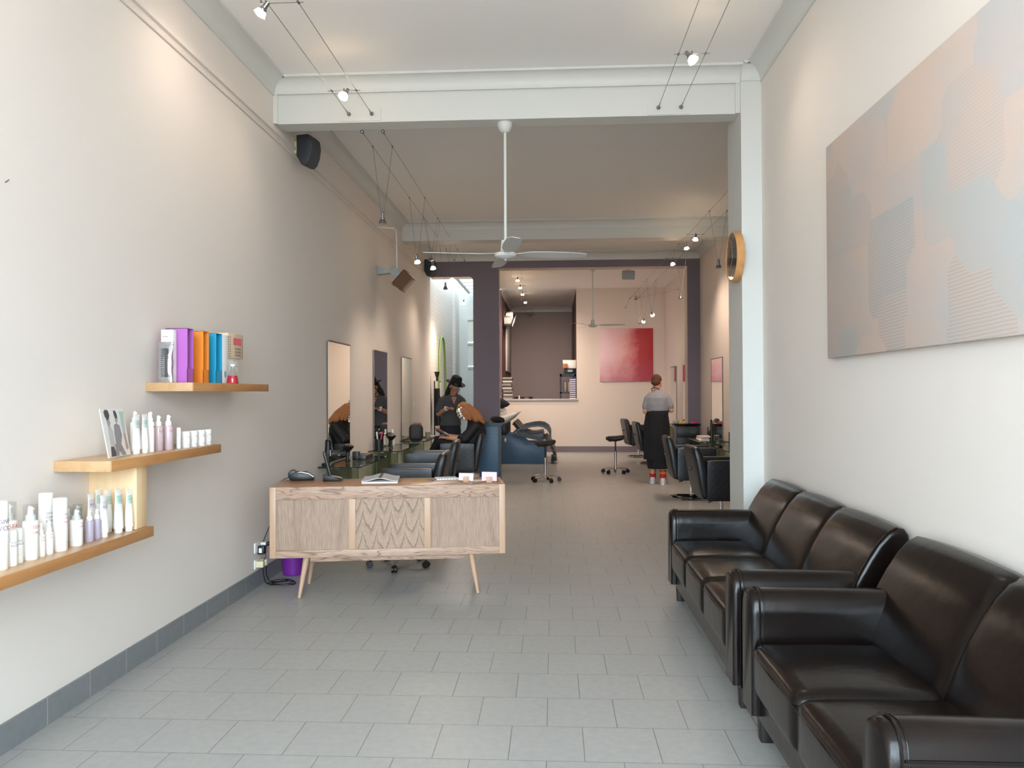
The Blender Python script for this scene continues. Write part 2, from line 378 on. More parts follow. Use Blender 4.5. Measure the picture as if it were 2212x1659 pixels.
# first beam with its cornice
m = MB().span((XL, YB1, 3.73), (XN, YB2, CZ)).span((XL, YB1 - .012, 3.985), (XN, YB1, CZ)).span((XL, YB1 - .02, 3.73), (XL + .035, YB1, 3.985)).span((XN - .035, YB1 - .02, 3.73), (XN, YB1, 3.985))
cove(m, (XN, YB1 - .012, CZ), (XL, YB1 - .012, CZ), (0, -1, 0), .12)
cove(m, (XR, 6.2, CZ), (XN, 6.2, CZ), (0, -1, 0), .12)
m.span((-1.75, YB1 - .008, 3.74), (-1.41, YB1, 3.845)).span((.77, YB1 - .008, 3.735), (1.11, YB1, 3.84))
struct('trim_3', m, M['trimw'])
# second beam
m = MB().span((XL, 11.63, 3.815), (XM, 11.9, CZ)); cove(m, (XM, 11.63, CZ), (XL, 11.63, CZ), (0, -1, 0), .125)
struct('trim_4', m, M['trimw'])
# plum portal with its two openings
PB = YP + .33
m = MB()
for a, b in (((XL, 3.81), (XM, CZ)), ((-1.49, 0), (-1.01, 3.81)), ((2.46, 0), (XM, 3.81))):
    m.span((a[0], YP, a[1]), (b[0], YP + .02, b[1]))
pts = [(XL, 3.81), (XL, 3.66), (-1.57, 3.66)] + [(-1.57 + .08 * math.sin(t), 3.58 + .08 * math.cos(t)) for t in [k * PI / 12 for k in range(1, 7)]] + [(-1.49, 3.81)]
m.prism([(x, YP, z) for x, z in pts], (0, .02, 0))
struct('wall_middle', m, M['purple'])
m = MB()
for a, b in (((XL, 3.812), (XM, CZ)), ((-1.488, 0), (-1.012, 3.812)), ((2.462, 0), (XM + .1, 3.812)), ((XL, 3.662), (-1.488, 3.812))):
    m.span((a[0], YP + .02, a[1]), (b[0], PB, b[1]))
struct('wall_middle_core', m, M['wall_mid'])
m = MB(); cove(m, (XM, YP, CZ), (XL, YP, CZ), (0, -1, 0), .15); struct('trim_5', m, M['trimw'])
# picture rail and conduit on the left wall
struct('trim_6', MB().span((XL, YF, 3.66), (XL + .022, YP, 3.69)).span((XL, YF, 3.69), (XL + .012, YP, 3.70)), M['wall'])
struct('trim_7', MB().tube([(XL + .009, YF, 3.612), (XL + .009, YP, 3.612)], .009), M['wall'])
struct('baseboard_left', MB().span((XL, YF, 0), (XL + .012, YP, .125)), M['tile_skirt'])
struct('baseboard_right', MB().span((XR - .012, YF, 0), (XR, 6.2, .125)), M['tile_skirt'])
# back room
struct('wall_back', MB().span((.577, YBK, 0), (2.9, YBK + .14, CZ)).span((-1.5, YBK, 0), (.577, YBK + .14, 1.285)), M['wall_mid'])
struct('wall_back_right', MB().span((2.756, PB, 0), (2.87, YBK, CZ)), M['wall_mid'])
struct('wall_back_left', MB().span((-1.5, PB, 0), (-1.4, 19.25, CZ + .6)), M['wall_mid'])
struct('baseboard_back', MB().span((-1.4, YBK - .015, 0), (2.75, YBK, .143)), pm('plum grey skirting', (116, 104, 112), .5))
m = MB(); m.span((-1.32, YBK - .04, 1.285), (.6, YBK + .3, 1.33), .006)
struct('trim_8', m, pm('grey speckled stone ledge', (176, 176, 180), .35, var=(140, .3)))
# kitchen behind the opening
struct('wall_kitchen_back', MB().span((-1.4, YK, 0), (-.62, YK + .1, CZ)).span((-.62, YK - .05, 0), (.8, YK + .1, CZ)), M['mauve'])
struct('wall_kitchen_left', MB().span((-1.42, YBK + .14, 0), (-1.3, YK, CZ)), M['maroon'])
struct('wall_kitchen_right', MB().span((.577, YBK + .14, 0), (.7, YK, CZ)), M['maroon'])
m = MB(); cove(m, (.577, YK - .05, CZ), (-1.3, YK - .05, CZ), (0, -1, 0), .14); cove(m, (-1.3, YBK, CZ), (-1.3, YK, CZ), (1, 0, 0), .14); struct('trim_9', m, M['trimw'])
# light well: white painted brick, end wall with door, glazed roof
struct('wall_lightwell_left', MB().span((-2.52, YP + .05, 0), (-2.36, 19.3, 5.0)).span((-2.36, 17.9, 0), (-2.29, 18.35, 5.0)), M['brick'])
struct('wall_lightwell_end', MB().span((-2.5, 19.2, 0), (-2.2, 19.34, 5.0)).span((-2.2, 19.2, 3.35), (-1.4, 19.34, 5.0)), M['trimw'])
m = MB()
for x in (-2.2, -1.52): m.span((x, 19.16, 0), (x + .06, 19.26, 3.37))
for z in (2.1, 2.7, 3.31): m.span((-2.1395, 19.17, z), (-1.5205, 19.25, z + .05))
dr = struct('door_1', m, M['trimw'])
m = MB().span((-2.14, 19.2, 0), (-1.52, 19.24, 2.1))
for z in (.35, .72, 1.1, 1.48, 1.8): m.span((-2.02, 19.185, z), (-1.62, 19.2, z + .025))
m.build('door_leaf', M['trimw'], dr)
m = MB().span((-2.14, 19.21, 2.16), (-1.52, 19.22, 2.7)).span((-2.14, 19.21, 2.76), (-1.52, 19.22, 3.32)); m.build('transom_panes', pm('frosted pane', (222, 222, 214), .4), dr)
MB().cyl((-1.66, 19.2, 1.02), (-1.66, 19.12, 1.02), .02, seg=10).build('door_handle', M['chrome'], dr)
m = MB()
for k in range(8): m.span((-2.12, 15.0 + k * .56, 3.98), (-1.5, 15.07 + k * .56, 4.1))
wr = struct('window_2', m, M['trimw'])
MB().span((-2.36, PB, 4.12), (-1.5, 19.2, 4.135)).build('roof_glazing', M['clear'], wr)
o = MB().tube([(-2.08, 14.65, 3.97), (-2.08, 18.9, 3.97)], .036, 12).build('roof_gutter', pm('grey gutter', (176, 174, 170), .4)); tag(o, 'pale grey round gutter pipe under the glazed light well roof', 'gutter')
# scuff on the left wall
tag(MB().span((XL, 3.112, 2.395), (XL + .002, 3.142, 2.399)).xf(Matrix.Translation((0, 3.12, 2.4)) @ Matrix.Rotation(.65, 4, 'X') @ Matrix.Translation((0, -3.12, -2.4))).build('wall_scuff', pm('grey scuff', (122, 112, 108), .8)), 'small slanted dark scuff high on the left wall near the front', 'scuff mark')
t = thing('light_switch', 'small white light switch on the left wall beyond the third mirror', 'switch', (XL, 12.57, 1.295))
MB().span((0, -.04, -.06), (.008, .04, .06), .003).build('plate', M['whiteplastic'], t)
MB().span((.008, -.012, -.02), (.014, .012, .02), .002).build('rocker', M['whiteplastic'], t)
# ------------------------------------------------------------------ sofas
def sofa(name, label, loc, rz, W, n, group):
    """local: +y is the front, x runs along the sofa; W overall width, n seats"""
    t = thing(name, label, 'sofa', loc, rz, group)
    D, AW = .815, .165; w = W - 2 * AW; bw = (W - .03) / n; sw = w / n
    L = M['leather']
    MB().cushion((0, -.005, .205), (W - .05, D - .05, .22), .025, n=6).build('base', L, t)
    for k in range(n):
        x = -w / 2 + sw * (k + .5)
        MB().cushion((x, .10, .335), (sw - .002, D - .20, .215), .040, .022, .010, n=12).build('seat_cushion', L, t)
        MB().tube([(x - sw / 2 + .006, D / 2 + .001, .40), (x, D / 2 + .009, .405), (x + sw / 2 - .006, D / 2 + .001, .40)], .0022, 5).build('seam', L, t)
        # back: upright, rolling over the top, running the full width behind the arms
        xb = -W / 2 + .015 + bw * (k + .5)
        prof = [(-.06, .13), (-.065, .33), (-.085, .45), (-.125, .55), (-.168, .645), (-.212, .725), (-.256, .792), (-.300, .842), (-.342, .866), (-.378, .860), (-.398, .832), (-.405, .77), (-.405, .55), (-.405, .13)]
        def ring(xx, d):
            out = []; N = len(prof)
            for j, (y, z) in enumerate(prof):
                a, b = prof[max(j - 1, 0)], prof[min(j + 1, N - 1)]; ty, tz = b[0] - a[0], b[1] - a[1]; l = math.hypot(ty, tz); ny, nz = tz / l, -ty / l
                out.append((xx, y - ny * d, z - nz * d))
            return out
        rings = []
        for i in range(15):
            u = math.sin((i / 14 * 2 - 1) * PI / 2); end = (u < -.5 and k == 0) or (u > .5 and k == n - 1)
            pin = 0 if end else .009 * abs(u) ** 22
            rings.append(ring(xb + u * (bw / 2 - (.0004 if not end else .0)), pin - .010 * (1 - u * u)))
        if k == 0: rings = [ring(-W / 2 + .015 - a, b) for a, b in ((.014, .030), (.013, .016), (.008, .006))] + rings
        if k == n - 1: rings = rings + [ring(W / 2 - .015 + a, b) for a, b in ((.008, .006), (.013, .016), (.014, .030))]
        bk = MB().loft(rings).build('back_cushion', L, t, smooth=60)
        if k == 0: MB().tube([(q[0] - .008, q[1], q[2]) for q in ring(-W / 2 + .015, -.002)[2:9]], .004, 6).build('piping', L, bk)
    for s in (-1, 1):
        x0 = s * (W / 2 - AW / 2)
        prof2 = [(-.080, .13), (-.083, .42), (-.084, .56), (-.076, .610), (-.055, .640), (-.025, .652), (.02, .650), (.055, .634), (.076, .600), (.083, .54), (.083, .42), (.080, .13)]
        rings = []
        for y, sc in ((-.20, 1), (-.12, 1), (0, 1.0), (.2, 1), (D / 2 - .055, 1), (D / 2 - .02, .99), (D / 2 - .004, .96), (D / 2 + .002, .90)):
            rings.append([(x0 + u * sc, y, .13 + (z - .13) * (1 - (1 - sc) * .45)) for u, z in prof2])
        a = MB().loft(rings).build('armrest', L, t, smooth=50)
        m = MB()
        m.tube([(x0 + u * 1.01, D / 2 - .034, z + .002) for u, z in prof2], .0045, 6)
        m.tube([(x0 + u * 1.006, D / 2 - .050, z + .001) for u, z in prof2], .0018, 5)
        m.tube([(x0 - s * .0 + s * .0855, y, .575) for y in (-.2, -.1, .0, .1, .2, D / 2 - .04)], .0035, 6)
        m.tube([(x0 + s * .0855, .05, z) for z in (.14, .3, .45, .57)], .0025, 6)
        m.build('piping', L, a)
        for y in (-D / 2 + .06, D / 2 - .075):
            MB().ell([((x0 - s * .01, y, .14), (.034, 0, 0), (0, .034, 0)), ((x0 - s * .01, y, 0), (.027, 0, 0), (0, .027, 0))], 16, p=10).build('leg', M['leatherdark'], t)
    return t
sofa('leather_sofa', 'dark brown leather three seat sofa along the right wall, farther from the front', (1.238, 4.67, 0), PI / 2, 2.05, 3, None)
sofa('leather_sofa', 'dark brown leather two seat sofa nearest the front, cut off by the photo edge', (1.238, 2.725, 0), PI / 2, 1.49, 2, None)
# ------------------------------------------------------------------ big pale painting
def art_big():
    m, t, b = nt('pale patchwork painting'); L = t.links.new
    tc = t.nodes.new('ShaderNodeTexCoord'); sp = t.nodes.new('ShaderNodeSeparateXYZ'); L(tc.outputs['Object'], sp.inputs[0])
    wob = t.nodes.new('ShaderNodeTexNoise'); wob.inputs['Scale'].default_value = 1.1; L(tc.outputs['Object'], wob.inputs['Vector'])
    cb = t.nodes.new('ShaderNodeCombineXYZ'); L(sp.outputs[1], cb.inputs[0]); L(sp.outputs[2], cb.inputs[1])
    mp = t.nodes.new('ShaderNodeMapping'); mp.inputs['Scale'].default_value = (1.9, 2.1, 1); mp.inputs['Rotation'].default_value = (0, 0, .04); L(cb.outputs[0], mp.inputs[0])
    ad = t.nodes.new('ShaderNodeVectorMath'); ad.operation = 'MULTIPLY_ADD'; ad.inputs[1].default_value = (.10, .10, 0); L(wob.outputs['Color'], ad.inputs[0]); L(mp.outputs[0], ad.inputs[2])
    vo = t.nodes.new('ShaderNodeTexVoronoi'); vo.distance = 'CHEBYCHEV'; vo.inputs['Scale'].default_value = 1.25; vo.inputs['Randomness'].default_value = .8; L(ad.outputs[0], vo.inputs['Vector'])
    s2 = t.nodes.new('ShaderNodeSeparateColor'); L(vo.outputs['Color'], s2.inputs[0])
    r = ramp(t, [(0, (180, 183, 182)), (.22, (196, 184, 178)), (.40, (212, 184, 167)), (.55, (190, 181, 182)), (.72, (178, 183, 182)), (.88, (214, 188, 172)), (1, (188, 180, 184))]); L(s2.outputs[0], r.inputs[0])
    wv = t.nodes.new('ShaderNodeTexWave'); wv.bands_direction = 'Y'; wv.inputs['Scale'].default_value = 9.5; wv.inputs['Distortion'].default_value = 1.2; wv.inputs['Detail Scale'].default_value = .6; L(mp.outputs[0], wv.inputs['Vector'])
    wx = t.nodes.new('ShaderNodeTexWave'); wx.bands_direction = 'X'; wx.inputs['Scale'].default_value = 12; wx.inputs['Distortion'].default_value = .6; L(mp.outputs[0], wx.inputs['Vector'])
    st = t.nodes.new('ShaderNodeMath'); st.operation = 'MULTIPLY'; L(wv.outputs['Fac'], st.inputs[0]); L(wx.outputs['Fac'], st.inputs[1])
    st2 = t.nodes.new('ShaderNodeMath'); st2.operation = 'ADD'; L(st.outputs[0], st2.inputs[0]); L(wv.outputs['Fac'], st2.inputs[1])
    msk = t.nodes.new('ShaderNodeMapRange'); msk.inputs[1].default_value = .52; msk.inputs[2].default_value = .75; L(s2.outputs[1], msk.inputs[0])
    f = t.nodes.new('ShaderNodeMath'); f.operation = 'MULTIPLY'; L(st2.outputs[0], f.inputs[0]); L(msk.outputs[0], f.inputs[1])
    f2 = t.nodes.new('ShaderNodeMath'); f2.operation = 'MULTIPLY'; f2.inputs[1].default_value = .42; L(f.outputs[0], f2.inputs[0])
    mx = t.nodes.new('ShaderNodeMix'); mx.data_type = 'RGBA'; L(f2.outputs[0], mx.inputs[0]); L(r.outputs[0], mx.inputs[6]); mx.inputs[7].default_value = rgb((140, 147, 149))
    no = t.nodes.new('ShaderNodeTexNoise'); no.inputs['Scale'].default_value = 2.2; L(cb.outputs[0], no.inputs['Vector'])
    r3 = ramp(t, [(.35, (184, 187, 186)), (.65, (206, 186, 174))]); L(no.outputs['Fac'], r3.inputs[0])
    m2 = t.nodes.new('ShaderNodeMix'); m2.data_type = 'RGBA'; m2.inputs[0].default_value = .48; L(mx.outputs[2], m2.inputs[6]); L(r3.outputs[0], m2.inputs[7])
    L(m2.outputs[2], b.inputs['Base Color']); b.inputs['Roughness'].default_value = .6
    return m
t = thing('canvas_painting', 'large pale peach and grey abstract canvas on the right wall above the sofas', 'painting', (XR - .02, 3.4, 2.32))
MB().span((-.018, -1.25, -.627), (.018, 1.255, .627), .003).build('canvas', art_big(), t)
MB().span((.018, -1.2, .3), (.0205, 1.2, .36)).build('hanging_rail', M['steel'], t)
def art_red():
    m, t, b = nt('pink and crimson cloud painting'); L = t.links.new
    tc = t.nodes.new('ShaderNodeTexCoord'); sp = t.nodes.new('ShaderNodeSeparateXYZ'); L(tc.outputs['Object'], sp.inputs[0])
    n = t.nodes.new('ShaderNodeTexNoise'); n.inputs['Scale'].default_value = 2.3; n.inputs['Detail'].default_value = 4; n.inputs['Roughness'].default_value = .6; L(tc.outputs['Object'], n.inputs['Vector'])
    # diagonal: pale upper left -> crimson right, plum lower left
    a = t.nodes.new('ShaderNodeMath'); a.operation = 'MULTIPLY_ADD'; a.inputs[1].default_value = .75; a.inputs[2].default_value = .42; L(sp.outputs[0], a.inputs[0])
    c = t.nodes.new('ShaderNodeMath'); c.operation = 'MULTIPLY_ADD'; c.inputs[1].default_value = .5; L(n.outputs['Fac'], c.inputs[0]); c.inputs[2].default_value = -.25
    d = t.nodes.new('ShaderNodeMath'); d.operation = 'ADD'; L(a.outputs[0], d.inputs[0]); L(c.outputs[0], d.inputs[1])
    r = ramp(t, [(.0, (226, 196, 204)), (.34, (228, 178, 178)), (.52, (216, 130, 134)), (.66, (186, 62, 70)), (.9, (176, 48, 56))]); L(d.outputs[0], r.inputs[0])
    z = t.nodes.new('ShaderNodeMapRange'); z.inputs[1].default_value = -.05; z.inputs[2].default_value = -.6; z.inputs[4].default_value = .6; L(sp.outputs[2], z.inputs[0])
    z2 = t.nodes.new('ShaderNodeMath'); z2.operation = 'MULTIPLY'; L(z.outputs[0], z2.inputs[0]); L(n.outputs['Fac'], z2.inputs[1])
    z3 = t.nodes.new('ShaderNodeMath'); z3.operation = 'MULTIPLY'; z3.inputs[1].default_value = 1.9; L(z2.outputs[0], z3.inputs[0])
    mx = t.nodes.new('ShaderNodeMix'); mx.data_type = 'RGBA'; L(z3.outputs[0], mx.inputs[0]); L(r.outputs[0], mx.inputs[6]); mx.inputs[7].default_value = rgb((184, 96, 120))
    L(mx.outputs[2], b.inputs['Base Color']); b.inputs['Roughness'].default_value = .55
    return m
t = thing('canvas_painting', 'square pink and crimson cloudy canvas on the far back wall', 'painting', (1.812, YBK - .018, 2.416))
MB().span((-.661, -.016, -.662), (.661, .018, .662), .003).build('canvas', art_red(), t)
# ------------------------------------------------------------------ clock on the side of the nib
t = thing('wall_clock', 'round wooden rimmed wall clock with dark face on the white nib', 'clock', (XN, 6.30, 2.585))
RX = Matrix.Rotation(-PI / 2, 4, 'Y')
MB().lathe([(.19, 0), (.200, 0), (.203, .008), (.203, .056), (.198, .062), (.190, .060), (.188, .03), (.19, 0)], 48, M=RX).build('rim', wood('clock rim wood', (196, 140, 82), (222, 170, 112), (4, 4, 4), .4), t)
f = MB().lathe([(.189, .0), (.189, .044), (0, .044)], 40, M=RX).build('face', pm('charcoal clock face', (62, 58, 58), .35), t)
for k in range(12):
    a = k * PI / 6; MB().box((-.045, .16 * math.sin(a), .16 * math.cos(a)), (.003, .008, .03), rot=(-a, 0, 0)).build('hour_mark', M['white'], f)
m = MB(); m.box((-.048, .04, -.03), (.003, .010, .10), rot=(.93 + PI, 0, 0)).box((-.051, .02, .06), (.003, .007, .15), rot=(-.3, 0, 0)); m.build('hands', M['white'], f)
MB().lathe([(.189, .055), (.189, .057), (0, .057)], 40, M=RX).build('cover_glass', M['clear'], t)
# ------------------------------------------------------------------ reception desk
DA = rad(8.3); DX, DY, DZ = -1.213, 5.612, .815          # middle of the front top edge
DW, DD, DH = 1.715, .50, .515
dsk = thing('reception_desk', 'oak reception desk with three inset panels and splayed tapered legs', 'desk', (DX, DY, 0), DA)
def dl(x, y, z=DZ): 
    v = rotz((x, y, z), DA); return Vector((DX + v.x, DY + v.y, z))
def di(px, py):   # world xy -> desk local
    return rotz((px - DX, py - DY, 0), -DA)
zb = DZ - DH; h2 = DW / 2
MB().span((-h2 + .022, .022, DZ - .022), (h2 - .022, DD, DZ - .0005), .001).build('top', M['oaktop'], dsk)
MB().span((-h2 + .045, .0, DZ - .092), (h2 - .045, .022, DZ), .002).build('top_rail', M['oakh'], dsk)
MB().span((-h2 + .045, .0, zb), (h2 - .045, .022, zb + .055), .002).build('bottom_rail', M['oakh'], dsk)
for s in (-1, 1):
    MB().span((s * h2, 0, zb), (s * (h2 - .045), .022, DZ), .002).build('stile', M['oakleg'], dsk)
    MB().span((s * h2, .022, zb), (s * (h2 - .022), DD, DZ), .002).build('side_panel', M['oakleg'], dsk)
x1, x2 = -h2 + .565, -h2 + .615; x3, x4 = -h2 + 1.115, -h2 + 1.162
for a, b in ((x1, x2), (x3, x4)): MB().span((a, 0, zb + .055), (b, .022, DZ - .092), .002).build('divider', M['oakleg'], dsk)
for a, b, mt in ((-h2 + .045, x1, M['oakplain']), (x2, x3, M['oakpanel']), (x4, h2 - .045, M['oakplain'])):
    MB().span((a, .010, zb + .055), (b, .020, DZ - .092)).build('panel', mt, dsk)
MB().span((-h2 + .02, .03, zb + .005), (h2 - .02, DD - .01, zb + .02)).span((-h2 + .02, DD - .02, zb), (h2 - .02, DD, DZ - .022)).build('carcass', M['oakplain'], dsk)
MB().span((-.58, .07, zb - .045), (.58, .09, zb), .002).build('apron_rail', M['oakh'], dsk)
for s in (-1, 1):
    for y0, y1 in ((.08, .045), (DD - .08, DD - .03)):
        MB().cyl((s * .605, y0, zb), (s * .655, y1, 0), .025, .0125, 20).build('leg', M['oakleg'], dsk)
# ------------------------------------------------------------------ wall shelves
def shelf(name, label, y0, y1, z, grp='floating wooden wall shelves'):
    t = thing(name, label, 'shelf', (XL, (y0 + y1) / 2, z), 0, grp); h = (y1 - y0) / 2
    MB().span((0.001, -h, -.05), (.27, h, 0), .0015).build('board', M['beech'], t)
    MB().span((.27, -h, -.05), (.276, h, 0), .001).build('shaded_front', M['beechshaded'], t)
    return t
shelf('wall_shelf', 'short wooden wall shelf, topmost, holding the coloured boxes', 4.238, 5.39, 1.5625)
shelf('wall_shelf', 'wooden wall shelf at middle height holding jars, tubes and a photo card', 3.436, 4.605, 1.19)
shelf('wall_shelf', 'long low wooden wall shelf cut off by the left edge, crowded with bottles', 1.75, 3.812, .828)
t = thing('shelf_upright', 'pale wood upright joining the middle and low wall shelves', 'shelf support', (XL, 3.752, .829))
MB().span((.001, -.048, 0), (.246, .048, .31), .002).build('panel', M['beechlight'], t)
# ------------------------------------------------------------------ bottles; every label faces the room (+x)
def lettering(t, r, rows, parent):
    """rows: (text, size, z of baseline, material, angle of first letter)"""
    by = {}
    for tx, size, z, mt, a0 in rows:
        if tx == '-':      # a stroke of fine print
            mb = by.setdefault(mt, MB()); n = 6; L = size
            for i in range(n):
                a, b = a0 + L / r * i / n, a0 + L / r * (i + 1) / n; q = r + .0006
                mb.poly([(q * math.cos(a), q * math.sin(a), z), (q * math.cos(b), q * math.sin(b), z), (q * math.cos(b), q * math.sin(b), z + .0014), (q * math.cos(a), q * math.sin(a), z + .0014)])
            continue
        bm = text_mesh([tx], size, None)
        for v in bm.verts:
            a = a0 + v.co.x / r; q = r + .0007; v.co = (q * math.cos(a), q * math.sin(a), z + v.co.z)
        mb = by.setdefault(mt, MB()); me = bpy.data.meshes.new('t'); bm.to_mesh(me); bm.free(); mb.bm.from_mesh(me); bpy.data.meshes.remove(me)
    for mt, mb in by.items(): mb.build('lettering', mt, parent, smooth=0)
def fine(z0, n, mt, L=.022, a0=-.75, step=.0075): return [('-', L * (1 - .3 * ((i * 7) % 3) / 2), z0 - i * step, mt, a0) for i in range(n)]
def can(name, label, x, y, z, r, h, rows, cap=.3, group=None):
    t = thing(name, label, 'bottle', (x, y, z), 0, group)
    hb = h * (1 - cap)
    b = MB().lathe([(0, 0), (r * .93, 0), (r, .003), (r, hb - .002), (r * .98, hb)], 28).build('body', M['bottle'], t)
    MB().lathe([(r * .99, hb), (r, hb + .001), (r, h - .006), (r * .94, h - .001), (r * .8, h), (0, h)], 28).build('cap', M['whiteplastic'], t)
    lettering(t, r, rows, b); return t
def sprayer(name, label, x, y, z, r, h, rows, body=None, over=False, hb=.72, group=None, liquid=None):
    t = thing(name, label, 'bottle', (x, y, z), 0, group); H = h * hb
    bm_ = body or M['bottle']
    b = MB().lathe([(0, 0), (r * .92, 0), (r, .004), (r, H - .010), (r * .93, H - .003), (r * .72, H), (r * .55, H + .001)], 26).build('body', bm_, t)
    if liquid: MB().lathe([(0, .003), (r * .93, .003), (r * .95, .008), (r * .95, H * .62), (0, H * .62)], 22).build('liquid', liquid, b)
    n = h - H
    m = MB().lathe([(r * .62, H), (r * .66, H + .002), (r * .66, H + n * .35), (r * .55, H + n * .38), (r * .45, H + n * .42), (r * .36, H + n * .75), (r * .36, h - .004), (r * .3, h), (0, h)], 20)
    m.cyl((r * .2, 0, h - n * .18), (r * .56, 0, h - n * .16), r * .14, r * .12, 8)
    m.build('spray_nozzle', M['whiteplastic'], t)
    if over: MB().lathe([(r * .9, H - .002), (r * .93, H), (r * .93, h + .006), (r * .9, h + .008), (0, h + .008)], 24).build('overcap', M['clear'], t)
    lettering(t, r, rows, b); return t
def tube_b(name, label, x, y, z, r, h, rows, band, rz=0.0, group=None, tilt=0.0):
    t = thing(name, label, 'tube', (x, y, z), rz, group, rot=(0, tilt, rz))
    cp = .022
    MB().lathe([(0, 0), (r * .8, 0), (r * .84, .002), (r * .84, cp), (r * .6, cp + .001)], 24).build('screw_cap', M['whiteplastic'], t)
    rings = []; N = 9
    for i in range(N):
        u = i / (N - 1); zz = cp + (h - cp) * u
        wdt = r * (1 + .22 * u); dep = r * max(.05, (1 - u ** 1.7)); rings.append(((0, 0, zz), (0, wdt, 0), (dep, 0, 0)))
    b = MB().ell(rings, 28).build('body', M['bottle'], t)
    if band:
        m = MB(); rg = []
        for i in range(5):
            u = .62 + .22 * i / 4; zz = cp + (h - cp) * u; wdt = r * (1 + .22 * u) + .0006; dep = r * max(.05, (1 - u ** 1.7)) + .0007
            rg.append([(dep * math.cos(a), wdt * math.sin(a), zz) for a in [(-1.25 + 2.5 * k / 14) for k in range(15)]])
        m.loft(rg, caps=False, closed=False).build('colour_band', band, b)
    mm = MB(); mm.span((-.0012, -r * 1.22, h - .012), (.0012, r * 1.22, h + .002)); mm.build('crimp', M['bottle'], b)
    if rows:
        m = {}
        for tx, size, zz, mt, y0 in rows:
            u = (zz - cp) / (h - cp); dep = r * max(.05, (1 - u ** 1.7)) + .0016; wdt = r * (1 + .22 * u)
            mb = m.setdefault(mt, MB())
            if tx == '-':
                rr = [dep * math.sqrt(max(0, 1 - (yy / wdt) ** 2)) for yy in (y0, y0 + size)]
                mb.poly([(rr[0], y0, zz), (rr[1], y0 + size, zz), (rr[1], y0 + size, zz + .0014), (rr[0], y0, zz + .0014)]); continue
            bm = text_mesh([tx], size, None)
            for v in bm.verts:
                yy = y0 + v.co.x; v.co = (dep * math.sqrt(max(.02, 1 - min(1, (yy / wdt) ** 2))), yy, zz + v.co.z)
            me = bpy.data.meshes.new('t'); bm.to_mesh(me); bm.free(); mb.bm.from_mesh(me); bpy.data.meshes.remove(me)
        for mt, mb in m.items(): mb.build('lettering', mt, b, smooth=0)
    return t
G, RD, PL, RS, FP = M['ink_g'], M['ink_r'], M['ink_p'], M['ink_m'], M['ink_l']
pinkliq = pm('pink tinted bottle', (232, 206, 212), .2, trans=.3); purpliq = pm('violet tinted bottle', (212, 200, 220), .2, trans=.3)
Z = .828; GB = 'hair care bottles on the low wall shelf'
can('spray_can', 'tall white can at the left photo edge of the low shelf, big plum letters', -2.127, 2.852, Z, .030, .262, [('GIVE', .024, .176, PL, -1.15), ('VOL', .026, .150, PL, -1.15)] + fine(.135, 7, FP, .03, -1.0) , .3, GB)
sprayer('spray_bottle', 'white sprayer with clear cap half hidden at far left of low shelf, red letters', -2.215, 3.02, Z, .030, .225, [('SEA', .026, .128, RD, -.95), ('SALT', .022, .104, RD, -.95)] + fine(.09, 6, FP, .03, -.8), over=True, group=GB)
can('small_can', 'short white can on the low shelf, left one of the pair with plum letters', -2.124, 2.913, Z, .0205, .140, [('GIVE', .0095, .088, PL, -1.0), ('HOLD', .0135, .075, PL, -1.0)] + fine(.064, 5, FP, .02, -.9), .33, GB)
can('small_can', 'short white can on the low shelf, right one of the pair with plum letters', -2.135, 2.962, Z, .0205, .138, [('GIVE', .0095, .086, PL, -1.0), ('HOLD', .0135, .073, PL, -1.0)] + fine(.062, 5, FP, .02, -.9), .33, GB)
sprayer('spray_bottle', 'tall white sprayer with clear cap in front on the low shelf, SEA SALT in red', -2.130, 3.031, Z, .029, .214, [('SEA', .021, .126, RD, -.72), ('SALT', .018, .104, RD, -.72)] + fine(.09, 9, FP, .026, -.6), over=True, hb=.745, group=GB)
sprayer('mini_sprayer', 'small white sprayer with red letters on the low shelf, left of the twin pair', -2.124, 3.087, Z, .0160, .138, [('SEA', .0105, .076, RD, -1.0), ('SALT', .0105, .064, RD, -1.0)] + fine(.054, 5, FP, .014, -.9), hb=.65, group=GB)
sprayer('mini_sprayer', 'small white sprayer with red letters on the low shelf, right of the twin pair', -2.121, 3.133, Z, .0165, .140, [('SEA', .0105, .079, RD, -1.0), ('SALT', .0105, .067, RD, -1.0)] + fine(.057, 5, FP, .014, -.9), hb=.65, group=GB)
can('spray_can', 'tall white can standing at the back of the low shelf against the wall, plum letters', -2.222, 3.262, Z, .029, .240, [('GIVE', .014, .148, PL, -1.0), ('CLEAN', .015, .131, PL, -1.0), ('HAIR', .015, .114, PL, -1.0)] + fine(.1, 7, FP, .03, -.8), .34, GB)
can('spray_can', 'tall white can in the front row middle of the low shelf, rose letters', -2.119, 3.204, Z, .0285, .226, [('GIVE', .0125, .152, RS, -.5), ('CLEAN', .0135, .136, RS, -.5), ('HAIR', .0145, .118, RS, -.5)] + fine(.106, 10, FP, .024, -.6), .36, GB)
sprayer('spray_bottle', 'pinkish sprayer with clear cap behind the front row of the low shelf', -2.215, 3.40, Z, .024, .150, [('HAIR', .011, .075, RS, -.9)], pinkliq, True, .72, GB)
sprayer('spray_bottle', 'stubby white sprayer with clear cap on the low shelf right of the tall cans', -2.117, 3.312, Z, .0265, .158, [('SMOOTH', .0095, .096, RS, -.6), ('HAIR', .0135, .081, RS, -.6)] + fine(.073, 6, FP, .02, -.6), over=True, hb=.74, group=GB)
sprayer('spray_bottle', 'second pinkish capped sprayer at the back of the low shelf beside the upright tubes', -2.215, 3.475, Z, .022, .150, [('HAIR', .011, .075, RS, -.9)], pinkliq, True, .72, GB)
